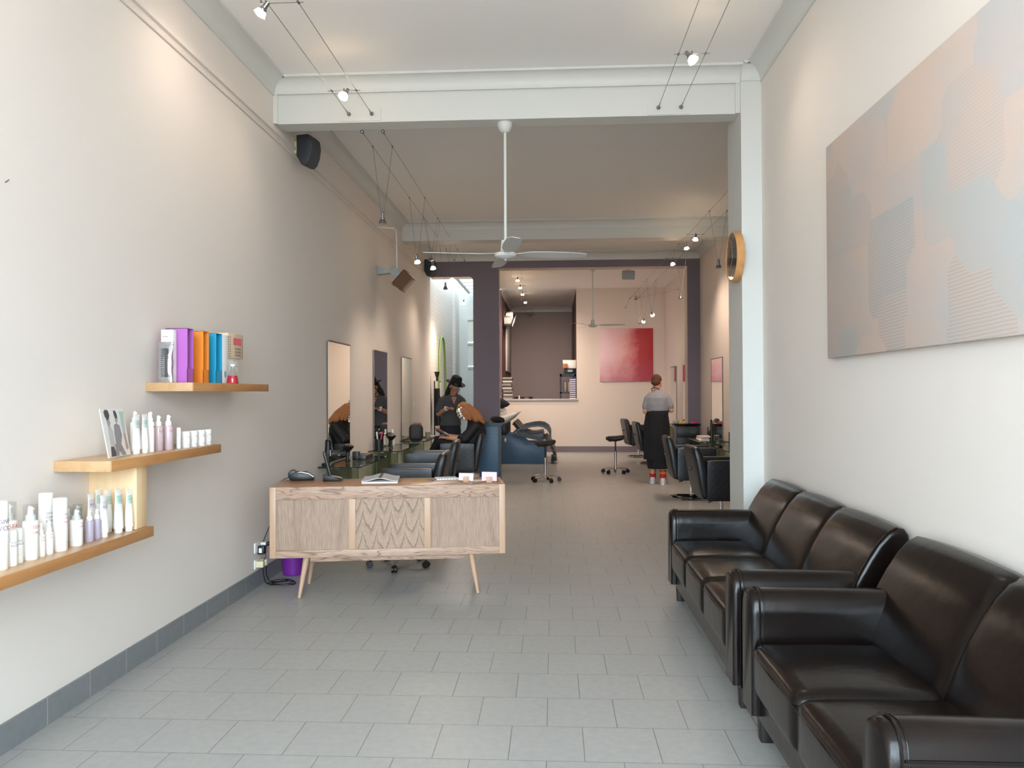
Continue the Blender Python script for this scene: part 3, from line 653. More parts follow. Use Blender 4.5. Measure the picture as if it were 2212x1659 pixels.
sprayer('spray_bottle', 'violet tinted small sprayer on the low shelf, left of two', -2.116, 3.406, Z, .0195, .144, [], purpliq, False, .66, GB)
sprayer('spray_bottle', 'violet tinted small sprayer on the low shelf, right of two', -2.118, 3.466, Z, .0185, .139, [], purpliq, False, .66, GB)
GT = 'upright squeeze tubes on the low wall shelf'
prow = [('RICH', .012, .138, PL, -.020), ('SMOOTH', .008, .126, FP, -.020)] + [('-', .022, .11 - i * .008, FP, -.015) for i in range(9)]
grow = [('MELLOW', .009, .152, M['ink_gr'], -.02)] + [('-', .024, .12 - i * .008, FP, -.015) for i in range(10)]
lilac = pm('pale lilac band', (222, 212, 220), .5); mint = pm('pale mint band', (190, 214, 204), .5)
tube_b('squeeze_tube', 'white squeeze tube with lilac letters at the back of the low shelf', -2.222, 3.592, Z, .021, .192, prow, lilac, 0, GT)
tube_b('squeeze_tube', 'white squeeze tube with lilac letters in front, nearest the violet sprayers', -2.112, 3.512, Z, .0215, .197, prow, lilac, 0, GT)
tube_b('squeeze_tube', 'mint banded squeeze tube standing behind the others against the upright', -2.235, 3.675, Z, .022, .205, grow, mint, 0, GT)
tube_b('squeeze_tube', 'mint banded squeeze tube on the low shelf, left of the front three', -2.170, 3.645, Z, .022, .203, grow, mint, 0, GT)
tube_b('squeeze_tube', 'mint banded squeeze tube on the low shelf, middle of the front three', -2.105, 3.622, Z, .0225, .211, grow, mint, 0, GT)
tube_b('squeeze_tube', 'mint banded squeeze tube on the low shelf, rightmost before the upright', -2.083, 3.676, Z, .020, .203, grow, mint, 0, GT)
# middle shelf
Z = 1.19; GM = 'hair care bottles on the middle wall shelf'
t = thing('photo_card', 'white card with a black and white photo of two models leaning on the middle shelf', 'card', (-2.128, 3.685, Z), 0, None, rot=(0, rad(-1), rad(6)))
# card lies in the y/z plane, sheared back the way the photo shows it
def cardp(u, v, d=.0): return (-.004 + d, -.118 + .236 * u - .085 * v, .002 + .238 * v)
MB().prism([cardp(0, 0), cardp(1, 0), cardp(1, 1), cardp(0, 1)], (-.004, 0, 0)).build('card', M['white'], t)
MB().prism([cardp(.4, 0, -.004), cardp(.6, 0, -.004), (-.07, .03, .002)], (0, 0, .001)).build('strut', M['white'], t)
def fig(pts, mt, name='printed_figure', d=.0012): MB().poly([cardp(u, v, d) for u, v in pts]).build(name, mt, t, smooth=0)
gr1, gr2, gr3, skin_ = pm('print dark grey', (92, 90, 94), .6), pm('print mid grey', (156, 154, 158), .6), pm('print pale grey', (206, 204, 206), .6), pm('print face grey', (176, 172, 172), .6)
fig([(.12, .94), (.2, .98), (.31, .96), (.34, .86), (.30, .80), (.22, .76), (.14, .84)], gr1)
fig([(.17, .80), (.29, .82), (.33, .70), (.27, .64), (.22, .62), (.19, .70)], skin_)
fig([(.20, .66), (.30, .64), (.38, .52), (.36, .30), (.38, .22), (.18, .22), (.17, .40)], gr3)
fig([(.17, .23), (.30, .22), (.36, .02), (.12, .02)], gr1)
fig([(.53, .95), (.62, .95), (.67, .87), (.66, .78), (.58, .80), (.54, .84)], gr1)
fig([(.54, .85), (.63, .87), (.66, .74), (.60, .68), (.55, .72)], skin_)
fig([(.46, .66), (.58, .69), (.70, .64), (.74, .44), (.66, .28), (.42, .26), (.42, .48)], gr2)
fig([(.36, .27), (.62, .28), (.78, .02), (.60, .02), (.50, .14), (.46, .02), (.32, .02)], gr2, d=.0016)
fig([(.78, .93), (.98, .92), (.94, .70), (.80, .68)], mint, 'printed_tube'); fig([(.80, .68), (.94, .70), (.90, .38), (.80, .34)], gr3, 'printed_tube', .0014)
fig([(.82, .46), (.90, .48), (.93, .14), (.83, .12)], pm('print tan', (190, 168, 152), .6), 'printed_tube', .0018)
sprayer('spray_bottle', 'white pump bottle with red label standing behind the photo card', -2.235, 3.80, Z, .026, .225, [('BC', .016, .12, RS, -.5)], over=False, group=GM)
tube_b('squeeze_tube', 'mint banded squeeze tube on the middle shelf right behind the photo card', -2.152, 3.868, Z, .021, .200, grow, mint, 0, 'squeeze tubes on the middle shelf')
tube_b('squeeze_tube', 'mint banded squeeze tube on the middle shelf beside the white sprayer', -2.140, 3.925, Z, .0195, .200, grow, mint, 0, 'squeeze tubes on the middle shelf')
sprayer('spray_bottle', 'pump sprayer at the back of the middle shelf behind the two squeeze tubes', -2.245, 4.02, Z, .024, .215, [], hb=.74, group=GM)
sprayer('spray_bottle', 'slim white sprayer with rose letters on the middle shelf between tubes and pink bottles', -2.144, 3.992, Z, .0185, .213, [('BE', .016, .128, RS, -.4)] + fine(.11, 8, FP, .014, -.6), hb=.75, group=GM)
sprayer('spray_bottle', 'clear sprayer with red label behind the pink bottles on the middle shelf', -2.24, 4.16, Z, .022, .205, [('-', .02, .1, RD, -.5)], pinkliq, False, .74, GM)
bro = [('BOD', .014, .100, RS, -.9)] + fine(.085, 6, FP, .02, -.7)
sprayer('spray_bottle', 'two tone pink sprayer on the middle shelf, left of two', -2.150, 4.085, Z, .0245, .190, bro, pinkliq, False, .70, GM, purpliq)
sprayer('spray_bottle', 'two tone pink sprayer on the middle shelf, right of two', -2.130, 4.155, Z, .025, .191, bro, pinkliq, False, .70, GM, purpliq)
can('small_can', 'little pink bottle with white cap on the middle shelf beside the pink sprayers', -2.165, 4.225, Z, .0135, .119, fine(.05, 4, RS, .01, -.6), .42, GM)
can('small_can', 'little white bottle on the middle shelf just left of the jars', -2.115, 4.241, Z, .0125, .118, fine(.05, 4, RS, .01, -.6), .45, GM)
places = ['leftmost', 'second', 'third', 'rightmost']
for k, (x, y) in enumerate(((-2.114, 4.322), (-2.108, 4.40), (-2.099, 4.478), (-2.1, 4.565))):
    for lv in (0, 1):
        t = thing('product_jar', f'{"lower" if lv == 0 else "upper"} white jar of the {places[k]} stack on the middle shelf', 'jar', (x, y, Z + lv * .0465), 0, 'stacked jars on the middle shelf')
        r = .026; b = MB().lathe([(0, 0), (r * .95, 0), (r * .97, .002), (r * .97, .030), (r * .9, .031)], 28).build('pot', M['bottle'], t)
        MB().lathe([(r, .029), (r, .0445), (r * .96, .046), (0, .046)], 28).build('lid', M['whiteplastic'], t)
        ink = (RS, G, G, RS)[k]
        lettering(t, r * .97, [('DRY' if k == 0 else 'MATT' if k == 2 else 'WAX', .0085, .013, ink, -.8)] + fine(.009, 1, FP, .02, -.8), b)
# top shelf
Z = 1.5625
def brushbox(label, y0, y1, col, dark, brush=True):
    t = thing('brush_box', label, 'box', (-2.180, (y0 + y1) / 2, Z), 0, 'coloured hairbrush boxes on the top shelf'); h = (y1 - y0) / 2; H = .316; d = .065
    w = .0025; m = MB()
    m.span((-d, -h, 0), (-d + w, h, H)); m.span((-d, -h, 0), (d, -h + w, H)); m.span((-d, h - w, 0), (d, h, H)); m.span((-d, -h, H - w), (d, h, H)); m.span((-d, -h, 0), (d, h, w)); m.span((d - w, -h, 0), (d, h, .082)); m.span((-d + w, -h + w, .082 - w), (d - w, h - w, .082))
    mt = pm('box card ' + label.split()[0], col, .5); m.build('carton', mt, t)
    if brush:
        mm = MB().cyl((.02, 0, .09), (.02, 0, .17), .009, .011, 10); mm.ell([((.02, 0, .16), (0, .008, 0), (.010, 0, 0)), ((.02, 0, .19), (0, .020, 0), (.014, 0, 0)), ((.02, 0, .25), (0, .022, 0), (.014, 0, 0)), ((.02, 0, .285), (0, .012, 0), (.010, 0, 0))], 14)
        mm.build('hairbrush', pm('brush ' + label.split()[0], dark, .4), t)
    return t
brushbox('purple open fronted hairbrush box on the top shelf', 4.345, 4.42, (176, 98, 180), (120, 52, 130))
brushbox('orange open fronted hairbrush box on the top shelf', 4.547, 4.622, (240, 140, 44), (60, 30, 22))
brushbox('blue open fronted hairbrush box on the top shelf', 4.725, 4.812, (24, 156, 200), (30, 40, 60))
t = thing('carton', 'slim white carton with a blue oval right beside the blue box', 'box', (-2.180, 4.857, Z)); MB().span((-.065, -.043, 0), (.065, .043, .314), .001).build('box', M['white'], t)
MB().xf(Matrix()).lathe([(.018, 0), (.018, .0006), (0, .0006)], 24, M=Matrix.Translation((.065, .0, .06)) @ Matrix.Rotation(PI / 2, 4, 'Y') @ Matrix.Diagonal((1.25, .8, 1, 1))).build('blue_oval', pm('blue oval', (110, 176, 200), .5), t)
t = thing('carton', 'small white carton at the back of the top shelf behind the silver pouch', 'box', (-2.215, 4.315, Z)); MB().span((-.03, -.022, 0), (.04, .022, .303), .001).build('box', M['white'], t); MB().span((-.022, -.0228, .262), (.012, -.022, .2655)).build('print_line', G, t)
# silver comb pouch
t = thing('foil_pouch', 'silver see-through foil pouch with a dark comb at the front of the top shelf', 'pouch', (-2.206, 4.268, Z), 0, None); fo = pm('silver foil', (186, 186, 188), .22, .85, bump=(45, .6, .006))
rings = []
for u in range(9):
    zz = .006 + .222 * u / 8; d = .016 * math.sin(PI * min(1, .12 + u / 8 * .9)) + .0015; rings.append(((0, 0, zz), (.043 + .002 * math.sin(u * 2.1), 0, 0), (0, d, 0)))
MB().ell(rings, 24, p=3).build('pouch', fo, t); MB().span((-.046, -.003, .212), (.046, .003, .232), .001).build('pouch_seal', fo, t); MB().span((-.046, -.012, 0), (.046, .012, .008), .002).build('pouch_foot', fo, t)
m = MB().span((.006, -.0185, .03), (.02, -.0165, .195), .001)
for k in range(15): m.span((-.018, -.0185, .035 + k * .011), (.008, -.0168, .039 + k * .011))
m.build('comb', pm('dark comb', (70, 70, 72), .4), t)
# patterned box on a white pack, red flask
t = thing('carton', 'white pack with grey marks under the patterned box on the top shelf', 'box', (-2.165, 5.02, Z)); MB().span((-.05, -.085, 0), (.03, .085, .17), .002).build('box', M['white'], t)
m = MB()
for a, b in ((.03, .02), (.05, .07), (.062, .115), (.02, .15)): m.span((.0302, a, b), (.031, a + .01, b + .006))
m.build('grey_marks', G, t)
t = thing('patterned_box', 'beige patterned box with a pink label resting on the white pack', 'box', (-2.185, 5.03, Z + .17)); MB().span((-.06, -.115, 0), (.065, .125, .163), .001).build('box', pm('beige print card', (216, 196, 166), .55), t)
MB().span((.065, -.035, .088), (.0665, .095, .135)).build('pink_label', pm('pink label', (222, 104, 116), .5), t)
m = MB(); random.seed(3)
for zc in range(9):
    for yy in (-.113, -.088, .11): m.span((.065, yy, .008 + zc * .0155), (.0662, yy + .010, .015 + zc * .0155))
for zc in range(3):
    for k in range(4): m.span((.065, -.005 + k * .024, .015 + zc * .021), (.0662, .008 + k * .024, .029 + zc * .021))
for zc in range(10): m.span((-.05, -.1156, .008 + zc * .014), (.05, -.115, .016 + zc * .014))
m.build('printed_marks', pm('brown grey print', (122, 108, 104), .6), t)
t = thing('flask', 'small conical glass flask of red liquid at the front of the top shelf', 'flask', (-2.085, 4.905, Z))
MB().lathe([(0, 0), (.034, 0), (.036, .003), (.027, .052), (0, .052)], 28).build('red_liquid', pm('red liquid', (206, 26, 48), .15, coat=.5), t)
MB().lathe([(.0365, 0), (.0375, .003), (.0285, .053), (.015, .085), (.0135, .112), (.016, .116), (.0135, .116)], 28).build('glass_body', M['clear'], t)
MB().lathe([(0, .112), (.0145, .112), (.0145, .126), (0, .126)], 20).build('stopper', M['whiteplastic'], t)
# ------------------------------------------------------------------ on the desk
Zd = DZ
t = thing('card_terminal', 'black rounded card terminal at the left end of the desk top', 'card terminal', (-1.985, 5.97, Zd), DA + .1)
MB().prism([(-.085, -.035, 0), (.095, -.035, 0), (.098, -.035, .022), (.06, -.035, .055), (-.03, -.035, .068), (-.078, -.035, .055), (-.095, -.035, .03)], (0, .085, 0), .006).build('body', M['black'], t)
MB().cyl((-.066, -.03, .045), (-.066, .045, .045), .036, seg=20, bev=.004).build('paper_roll_housing', M['black'], t)
MB().tube([(-.035, -.037, .040), (-.028, -.037, .062), (.0, -.037, .066), (.06, -.037, .052), (.095, -.037, .026)], .0055, 8).build('silver_trim', M['steel'], t)
MB().span((-.01, -.02, .066), (.05, .03, .068)).build('screen', M['blackgloss'], t)
o = MB().tube([(-2.055, 5.985, Zd + .012), (-2.09, 6.0, Zd + .016), (-2.13, 6.02, Zd + .006), (-2.18, 6.05, Zd - .02), (-2.23, 6.09, Zd - .10), (-2.25, 6.1, Zd - .3), (-2.27, 6.06, .45), (-2.285, 5.93, .32)], .003, 6).build('power_cable', M['black']); tag(o, 'black lead from the card terminal running over the left desk edge', 'cable')
t = thing('cordless_phone', 'black cordless phone upright in its silver cradle on the desk', 'telephone', (-1.735, 5.93, Zd), DA)
MB().prism([(-.06, -.04, 0), (.085, -.04, 0), (.085, -.04, .008), (.0, -.04, .036), (-.06, -.04, .052)], (0, .085, 0), .004).build('cradle', M['black'], t)
MB().ell([((.03, 0, .028), (.06, 0, -.014), (0, .034, 0)), ((.03, 0, .036), (.05, 0, -.012), (0, .028, 0))], 20).build('silver_cradle_top', M['steel'], t)
MB().cushion((-.028, 0, .125), (.026, .046, .215), .010, n=5, rot=(0, -.26, 0)).build('handset', M['black'], t)
# notebook
t = thing('open_notebook', 'open grey covered notebook with a dark elastic band lying on the desk', 'notebook', (-1.335, 5.90, Zd), DA)
def page(z0, w, d, amp, th, mt, nm):
    rg = []
    for i in range(17):
        u = i / 16 * 2 - 1; zz = z0 + amp * (math.cos(abs(u) * PI * 1.15) * .5 + .5) * (1 - .0 * u)
        rg.append([(u * w, -d, zz), (u * w, d, zz + .004), (u * w, d, zz - th + .004), (u * w, -d, zz - th)])
    return MB().loft(rg).build(nm, mt, t)
MB().span((-.135, -.15, 0), (.135, .15, .012), .002).build('pages', M['white'], t)
page(.021, .137, .152, .022, .006, pm('grey linen cover', (196, 194, 192), .7, bump=(500, .2, .001)), 'cover')
m = MB(); rg = []
for s in range(2): pass
m.loft([[(x, -.154, .0435), (x, .154, .0475), (x, .154, .046), (x, -.154, .042)] for x in (-.012, .012)]).build('elastic_band', pm('brown band', (112, 98, 88), .7), t)
o = MB().span((-.118, -.14, 0), (.118, .14, .003), .001).build('paper_folder', pm('brown kraft paper', (186, 146, 108), .7), loc=(-1.07, 5.98, Zd), rz=DA); tag(o, 'flat brown kraft paper lying right of the open notebook', 'paper')
t = thing('ring_notepad', 'white ring bound notepad at the back right of the desk top', 'notepad', (-.85, 6.06, Zd), DA + .15); MB().span((-.085, -.07, 0), (.085, .07, .012), .002).build('pages', M['white'], t)
m = MB()
for k in range(7): m.tube([(-.07 + k * .023, -.07 + .008 * math.cos(a), .008 + .009 * math.sin(a)) for a in [j * PI / 4 for j in range(8)]], .0012, 5, closed=True)
m.build('ring_binding', M['steel'], t)
o = MB().span((-.025, -.012, 0), (.025, .012, .008), .003).build('memory_stick', pm('violet plastic', (92, 78, 112), .4), loc=(-.955, 5.95, Zd), rz=.5); tag(o, 'small dark violet gadget lying left of the ring notepad', 'gadget')
def holder(label, x, y, col):
    t = thing('card_holder', label, 'card holder', (x, y, Zd), DA, 'wooden card holders on the desk')
    MB().span((-.022, -.02, 0), (.022, -.003, .042), .002).span((-.022, .003, 0), (.022, .02, .042), .002).span((-.022, -.004, 0), (.022, .004, .012)).build('wood_block', M['oakleg'], t)
def cards(label, x, y, mt, w, h, tilt):
    t = thing('business_cards', label, 'cards', (x, y, Zd + .012), DA, 'business cards in wooden holders', rot=(-.25, tilt, DA))
    MB().span((-w, -.0025, 0), (w, .0025, h)).build('card', mt, t); return t
holder('small wooden block card holder with white cards, left of two', -.672, 5.862, None)
cards('white business cards standing in the left wooden holder', -.672, 5.862, M['white'], .055, .055, .06)
holder('small wooden block card holder with pink cards near the right desk end', -.492, 5.838, None)
t = cards('pale pink business cards standing in the right wooden holder', -.492, 5.838, pm('pale pink card', (236, 206, 226), .6), .057, .068, .04)
MB().span((-.03, -.0032, .022), (.0, -.0025, .0245)).build('print_line', G, t)
o = MB().span((-.07, -.05, 0), (.07, .05, .004), .001).build('paper_stack', pm('off white paper', (214, 208, 198), .7), loc=(-.60, 5.96, Zd), rz=.4); tag(o, 'thin off white leaflets lying between the two wooden card holders', 'paper')
# ------------------------------------------------------------------ socket, plugs, cables, bin
t = thing('power_socket', 'white double wall socket, upper one, beside the desk', 'socket', (XL, 5.86, .305)); MB().span((0, -.045, -.04), (.010, .07, .04), .003).build('plate', M['whiteplastic'], t)
t = thing('plug_adapter', 'black plug adapter with white label in the upper socket', 'plug', (XL + .0105, 5.885, .285)); MB().span((0, -.025, -.035), (.05, .03, .03), .005).build('body', M['black'], t); MB().span((.010, -.0262, -.022), (.034, -.025, .014)).build('label', M['white'], t)
t = thing('plug_adapter', 'white plug with black lead beside the black adapter', 'plug', (XL + .0105, 5.93, .315)); MB().span((0, -.02, -.02), (.045, .02, .02), .008).build('body', M['whiteplastic'], t); MB().cyl((.04, 0, 0), (.09, .02, .02), .016, .01, 12).build('lead_sleeve', M['black'], t)
t = thing('power_socket', 'white lower wall socket above the skirting beside the desk', 'socket', (XL, 5.86, .178)); MB().span((0, -.045, -.035), (.010, .075, .035), .003).build('plate', M['whiteplastic'], t)
for k in range(2):
    t = thing('cream_plug', 'cream plug in the lower wall socket, ' + ('left' if k == 0 else 'right') + ' one', 'plug', (XL + .011, 5.845 + k * .07, .180), 0, 'cream plugs'); MB().span((0, -.02, -.024), (.055, .02, .024), .005).build('body', M['cream'], t)
m = MB(); pts = []
for k in range(64):
    a = k / 63 * PI * 5.2; r = .085 + .02 * math.sin(k * .37); pts.append((-2.13 + r * 1.15 * math.cos(a), 5.93 + r * math.sin(a) * .75, .006 + .004 * math.sin(k * .5) + .0008 * k * (1 if k < 30 else .4)))
m.tube([(-2.25, 5.85, .15), (-2.245, 5.85, .10), (-2.235, 5.86, .04), (-2.2, 5.88, .012)] + pts, .0035, 6)
o = m.build('coiled_cable', M['black']); tag(o, 'black cable coiled on the floor below the sockets', 'cable')
o = MB().tube([(-2.25, 5.92, .15), (-2.25, 5.92, .09), (-2.24, 5.95, .03), (-2.21, 6.0, .006), (-2.15, 6.04, .006), (-2.10, 6.02, .02)], .0035, 6).build('power_cable', M['black']); tag(o, 'short black lead dropping from the right cream plug to the floor', 'cable')
o = MB().tube([(-2.25, 5.90, .255), (-2.245, 5.90, .23), (-2.25, 5.885, .21), (-2.252, 5.86, .2)], .0025, 6).build('power_cable', M['black']); tag(o, 'thin black lead hanging from the black adapter', 'cable')
t = thing('waste_bin', 'purple plastic waste bin under the left end of the desk', 'bin', (-2.165, 6.30, 0)); MB().lathe([(0, .004), (.078, .004), (.08, 0), (.083, .003), (.103, .25), (.108, .252), (.108, .262), (.1, .262), (.098, .25), (.078, .01), (0, .01)], 36).build('bucket', pm('purple plastic', (122, 40, 148), .35), t)
# ------------------------------------------------------------------ cable lights
LAMPS = []     # world positions and aim of the lit ones
def cable(label, a, b, sag=.0):
    a, b = Vector(a), Vector(b); n = 14
    t = thing('lighting_cable', label, 'cable', a, 0, 'tensioned lighting cables')
    pts = [(b - a) * (i / n) + Vector((0, 0, -sag * 4 * (i / n) * (1 - i / n))) for i in range(n + 1)]
    MB().tube(pts, .0020, 6).build('wire', M['cable'], t)
    d = (b - a).normalized()
    for p, s in ((Vector((0, 0, 0)), 1), (b - a, -1)):
        MB().cyl(p + d * .02 * s, p + d * .11 * s, .006, .004, 8).ball(p + d * .012 * s, .016, 12, 8).build('end_fitting', M['steel'], t)
    return t
cable('left cable of the front pair nearer the left wall', (-1.667, YF, 3.793), (-1.672, YB1 - .01, 3.793))
cable('right cable of the front pair nearer the left wall', (-1.495, YF, 3.793), (-1.483, YB1 - .01, 3.793))
cable('left cable of the front pair nearer the painting', (.88, YF, 3.788), (.853, YB1 - .01, 3.788))
cable('right cable of the front pair nearer the painting', (1.055, YF, 3.788), (1.034, YB1 - .01, 3.788))
LA, LB, LA2, LB2 = V(-1.615, YB2, 3.718), V(-1.843, YP - .02, 3.967), V(-1.436, YB2, 3.715), V(-1.645, YP - .02, 3.957)
cable('left cable of the salon pair along the left wall', LA, LB); cable('right cable of the salon pair along the left wall', LA2, LB2)
RA, RB, RA2, RB2 = V(1.905, 6.67, 3.66), V(1.770, 17.85, 3.66), V(2.12, 6.67, 3.66), V(1.952, 17.865, 3.66)
cable('left cable of the salon pair along the right wall', RA, RB); cable('right cable of the salon pair along the right wall', RA2, RB2)
cable('left cable turning from the right pair to the far back wall', RB, (1.80, YBK, 3.60)); cable('right cable turning from the right pair to the far right wall', RB2, (2.756, 17.0, 3.74))
cable('left cable running into the kitchen ceiling', (-.84, PB, 3.9), (-.80, YK - .06, 3.88)); cable('right cable running into the kitchen ceiling', (-.66, PB, 3.9), (-.62, YK - .06, 3.88))
def at(A, B, y): return A + (B - A) * ((y - A.y) / (B.y - A.y))
LB_LIT = 'lit spot lamps on the cables'; LB_OFF = 'unlit spot lamps on the cables'
def head(t, p, lit, aim=(0, 0, -1)):
    """lamp holder, reflector and bulb at p (local), the bulb pointing along aim"""
    d = Vector(aim).normalized(); Mx = Matrix.Translation(p) @ (-d).to_track_quat('Z', 'Y').to_matrix().to_4x4() @ Matrix.Scale(1.4, 4)
    MB().lathe([(0, .050), (.010, .050), (.011, .022), (.016, .018), (.016, .010), (0, .010)], 14, M=Mx).build('lamp_holder', M['steel'], t)
    MB().lathe([(.012, .012), (.020, .004), (.0255, -.012), (.027, -.014), (.025, -.014), (.018, .002), (.010, .009)], 18, M=Mx).build('reflector', M['bulb'] if lit else M['steel'], t)
    MB().lathe([(0, -.022), (.014, -.019), (.0255, -.012), (.02, .004), (0, .008)], 18, M=Mx).build('bulb', M['bulb'] if lit else M['unlit'], t)
def bar_lamp(label, y, A, B, A2, B2, lit=True, aim=(0, 0, -1), drop=.035, dx=0.0):
    p, q = at(A, B, y), at(A2, B2, y); c = (p + q) / 2 + Vector((dx, 0, 0))
    t = thing('cable_spotlight', label, 'lamp', c, 0, LB_LIT if lit else LB_OFF)
    a, b = p - c, q - c; e = (b - a).normalized() * .03
    m = MB().tube([a - e, b + e], .0025, 6)
    for z in (a, b): m.cyl(z - Vector((0, .012, 0)), z + Vector((0, .012, 0)), .007, seg=8)
    m.build('crossbar', M['cable'], t)
    m = MB().prism([(-.008, -.004, .0), (.008, -.004, 0), (.003, -.004, .02), (-.003, -.004, .02)], (0, .008, 0)); m.build('clip', M['cable'], t)
    head(t, Vector((0, 0, -drop)), lit, aim)
    if lit: LAMPS.append((c + Vector((0, 0, -drop)) + Vector(aim).normalized() * .07, aim))
    return t
def drop_lamp(label, y, z, A, B, A2, B2, lit=True, aim=(0, 0, -1), dx=0.0):
    p, q = at(A, B, y), at(A2, B2, y); c = (p + q) / 2; c.z = z; c.x += dx
    t = thing('cable_spotlight', label, 'lamp', c, 0, LB_LIT if lit else LB_OFF)
    for w, s in ((p - c, -1), (q - c, 1)):
        m = MB().tube([w, Vector((s * .014, 0, .07))], .0018, 5); m.cyl(w - Vector((0, .012, 0)), w + Vector((0, .012, 0)), .007, seg=8); m.build('drop_wire', M['cable'], t)
    MB().span((-.018, -.004, .062), (.018, .004, .074)).cyl((0, 0, .05), (0, 0, .095), .006, seg=8).build('clip', M['cable'], t)
    head(t, Vector((0, 0, 0)), lit, aim)
    if lit: LAMPS.append((c + Vector(aim).normalized() * .06, aim))
    return t
F1, F2 = (V(-1.667, YF, 3.793), V(-1.672, YB1, 3.793)), (V(-1.495, YF, 3.793), V(-1.483, YB1, 3.793))
F3, F4 = (V(.88, YF, 3.788), V(.853, YB1, 3.788)), (V(1.055, YF, 3.788), V(1.034, YB1, 3.788))
bar_lamp('lit spot lamp at the top edge of the photo near the left wall', 4.42, *F1, *F2, aim=(-.75, .2, -.8), dx=-.13, drop=.05)
bar_lamp('lit spot lamp on the left front cables just before the beam', 5.74, *F1, *F2, aim=(-.3, -.5, -.8))
bar_lamp('lit spot lamp on the right front cables before the beam', 5.25, *F3, *F4, aim=(.5, -.3, -.8))
bar_lamp('lit spot lamp behind the camera on the right front cables', 2.6, *F3, *F4, aim=(.8, .1, -.6))
bar_lamp('lit spot lamp behind the camera on the left front cables', 2.2, *F1, *F2, aim=(-.8, .1, -.6))
ML, MR = (LA, LB, LA2, LB2), (RA, RB, RA2, RB2)
drop_lamp('unlit lamp hanging on long wires from the left salon cables just past the beam', 6.88, 3.052, *ML, lit=False)
drop_lamp('lit hanging lamp on the left salon cables, nearest the floodlight', 8.98, 3.044, *ML, aim=(.15, .15, -.97))
drop_lamp('unlit lamp hanging in front of the far black speaker', 10.2, 3.285, *ML, lit=False)
drop_lamp('lit lamp hanging in front of the far black speaker', 10.42, 3.206, *ML, aim=(.2, -.2, -.95))
drop_lamp('unlit lamp hanging in front of the white brick light well', 11.93, 3.132, *ML, lit=False)
drop_lamp('lit lamp hanging at the top edge of the light well opening', 12.91, 3.414, *ML, aim=(.1, -.3, -.95))
bar_lamp('lit lamp on the right salon cables, nearer one by the clock', 10.69, *MR, drop=.06, aim=(-.15, -.1, -.97))
bar_lamp('lit lamp on the right salon cables, second one from the clock', 11.35, *MR, drop=.06, aim=(.2, .2, -.95))
bar_lamp('lit lamp on the right salon cables just before the plum header', 12.56, *MR, drop=.09, aim=(.2, -.2, -.9))
drop_lamp('unlit lamp hanging left of the wall clock', 9.31, 2.997, *MR, lit=False)
drop_lamp('unlit lamp hanging beside the right jamb of the plum portal', 11.86, 2.94, *MR, lit=False)
drop_lamp('lit hanging lamp above the right side of the red painting', 14.9, 2.98, *MR, aim=(.3, .8, -.5))
drop_lamp('unlit hanging lamp close beside the lit one above the red painting', 15.15, 2.985, *MR, lit=False, dx=.03)
drop_lamp('lower lit hanging lamp above the red painting', 16.2, 2.975, *MR, aim=(-.1, .9, -.5))
drop_lamp('lower unlit hanging lamp above the red painting', 16.9, 3.0, *MR, lit=False)
bar_lamp('unlit lamp at the far end of the right salon cables', 17.5, *MR, lit=False, drop=.06)
KL = (V(-.84, PB, 3.9), V(-.80, YK, 3.88), V(-.66, PB, 3.9), V(-.62, YK, 3.88))
for k, y in enumerate((16.1, 17.24, 18.38, 20.0)):
    bar_lamp(('nearest', 'second', 'third', 'farthest')[k] + ' lit lamp in the kitchen ceiling row', y, *KL, drop=.045, aim=(0, .5, -.9) if k < 3 else (0, .6, -.8))
bar_lamp('unlit lamp at the far end of the kitchen cables', 23.2, *KL, lit=False, drop=.05)
# the lamp in the light well hangs from a rafter
t = thing('hanging_lamp', 'bright lit lamp hanging in the white brick light well', 'lamp', (-1.765, 15.09, 3.259))
for s in (-1, 1): MB().tube([(s * .03, 0, .75), (s * .014, 0, .07)], .002, 5).build('drop_wire', M['cable'], t)
MB().span((-.04, -.004, .745), (.04, .004, .755)).build('clip', M['cable'], t); head(t, Vector((0, 0, 0)), True, (0, -.2, -1)); LAMPS.append((V(-1.765, 15.09, 3.19), (0, -.2, -1)))
# ------------------------------------------------------------------ ceiling fans
def fan(label, x, y, ztop, zhub, ph, n, R, drop_mat):
    t = thing('ceiling_fan', label, 'fan', (x, y, zhub), 0)
    H = ztop - zhub; W_ = M['trimw']
    MB().lathe([(0, H), (.062, H), (.064, H - .02), (.050, H - .055), (.034, H - .075), (.02, H - .082), (0, H - .082)], 28).build('canopy', W_, t)
    MB().cyl((0, 0, .06), (0, 0, H - .06), .0125, seg=14).build('down_rod', W_, t)
    MB().lathe([(0, .115), (.036, .115), (.042, .03), (.046, .024), (.05, .02), (.0, .02)], 28).build('motor_cover', W_, t)
    MB().lathe([(.05, .016), (.085, .010), (.092, .0), (.092, -.010), (.088, -.013), (.088, -.018), (.07, -.032), (.03, -.040), (.012, -.042), (.008, -.05), (0, -.052)], 36).lathe([(.05, .016), (0, .016)], 36).build('motor', W_, t)
    for k in range(n):
        a = ph + 2 * PI * k / n
        rg = []
        for r, w, tw in ((.075, .022, .0), (.13, .03, .1), (.2, .052, .22), (.35, .062, .2), (.5, .062, .18), (.62, .056, .16), (R, .03, .15)):
            c = [(r, -w, -.0 + w * tw), (r, w, -w * tw), (r, w, -w * tw - .004), (r, -w, w * tw - .004)]; rg.append([(math.cos(a) * p[0] - math.sin(a) * p[1], math.sin(a) * p[0] + math.cos(a) * p[1], p[2] + .006) for p in c])
        MB().loft(rg).build('blade', W_, t, smooth=50)
    return t
fan('white ceiling fan on a long rod hanging from the first beam', -.392, 6.345, 3.73, 2.64, rad(100), 4, .68, None)
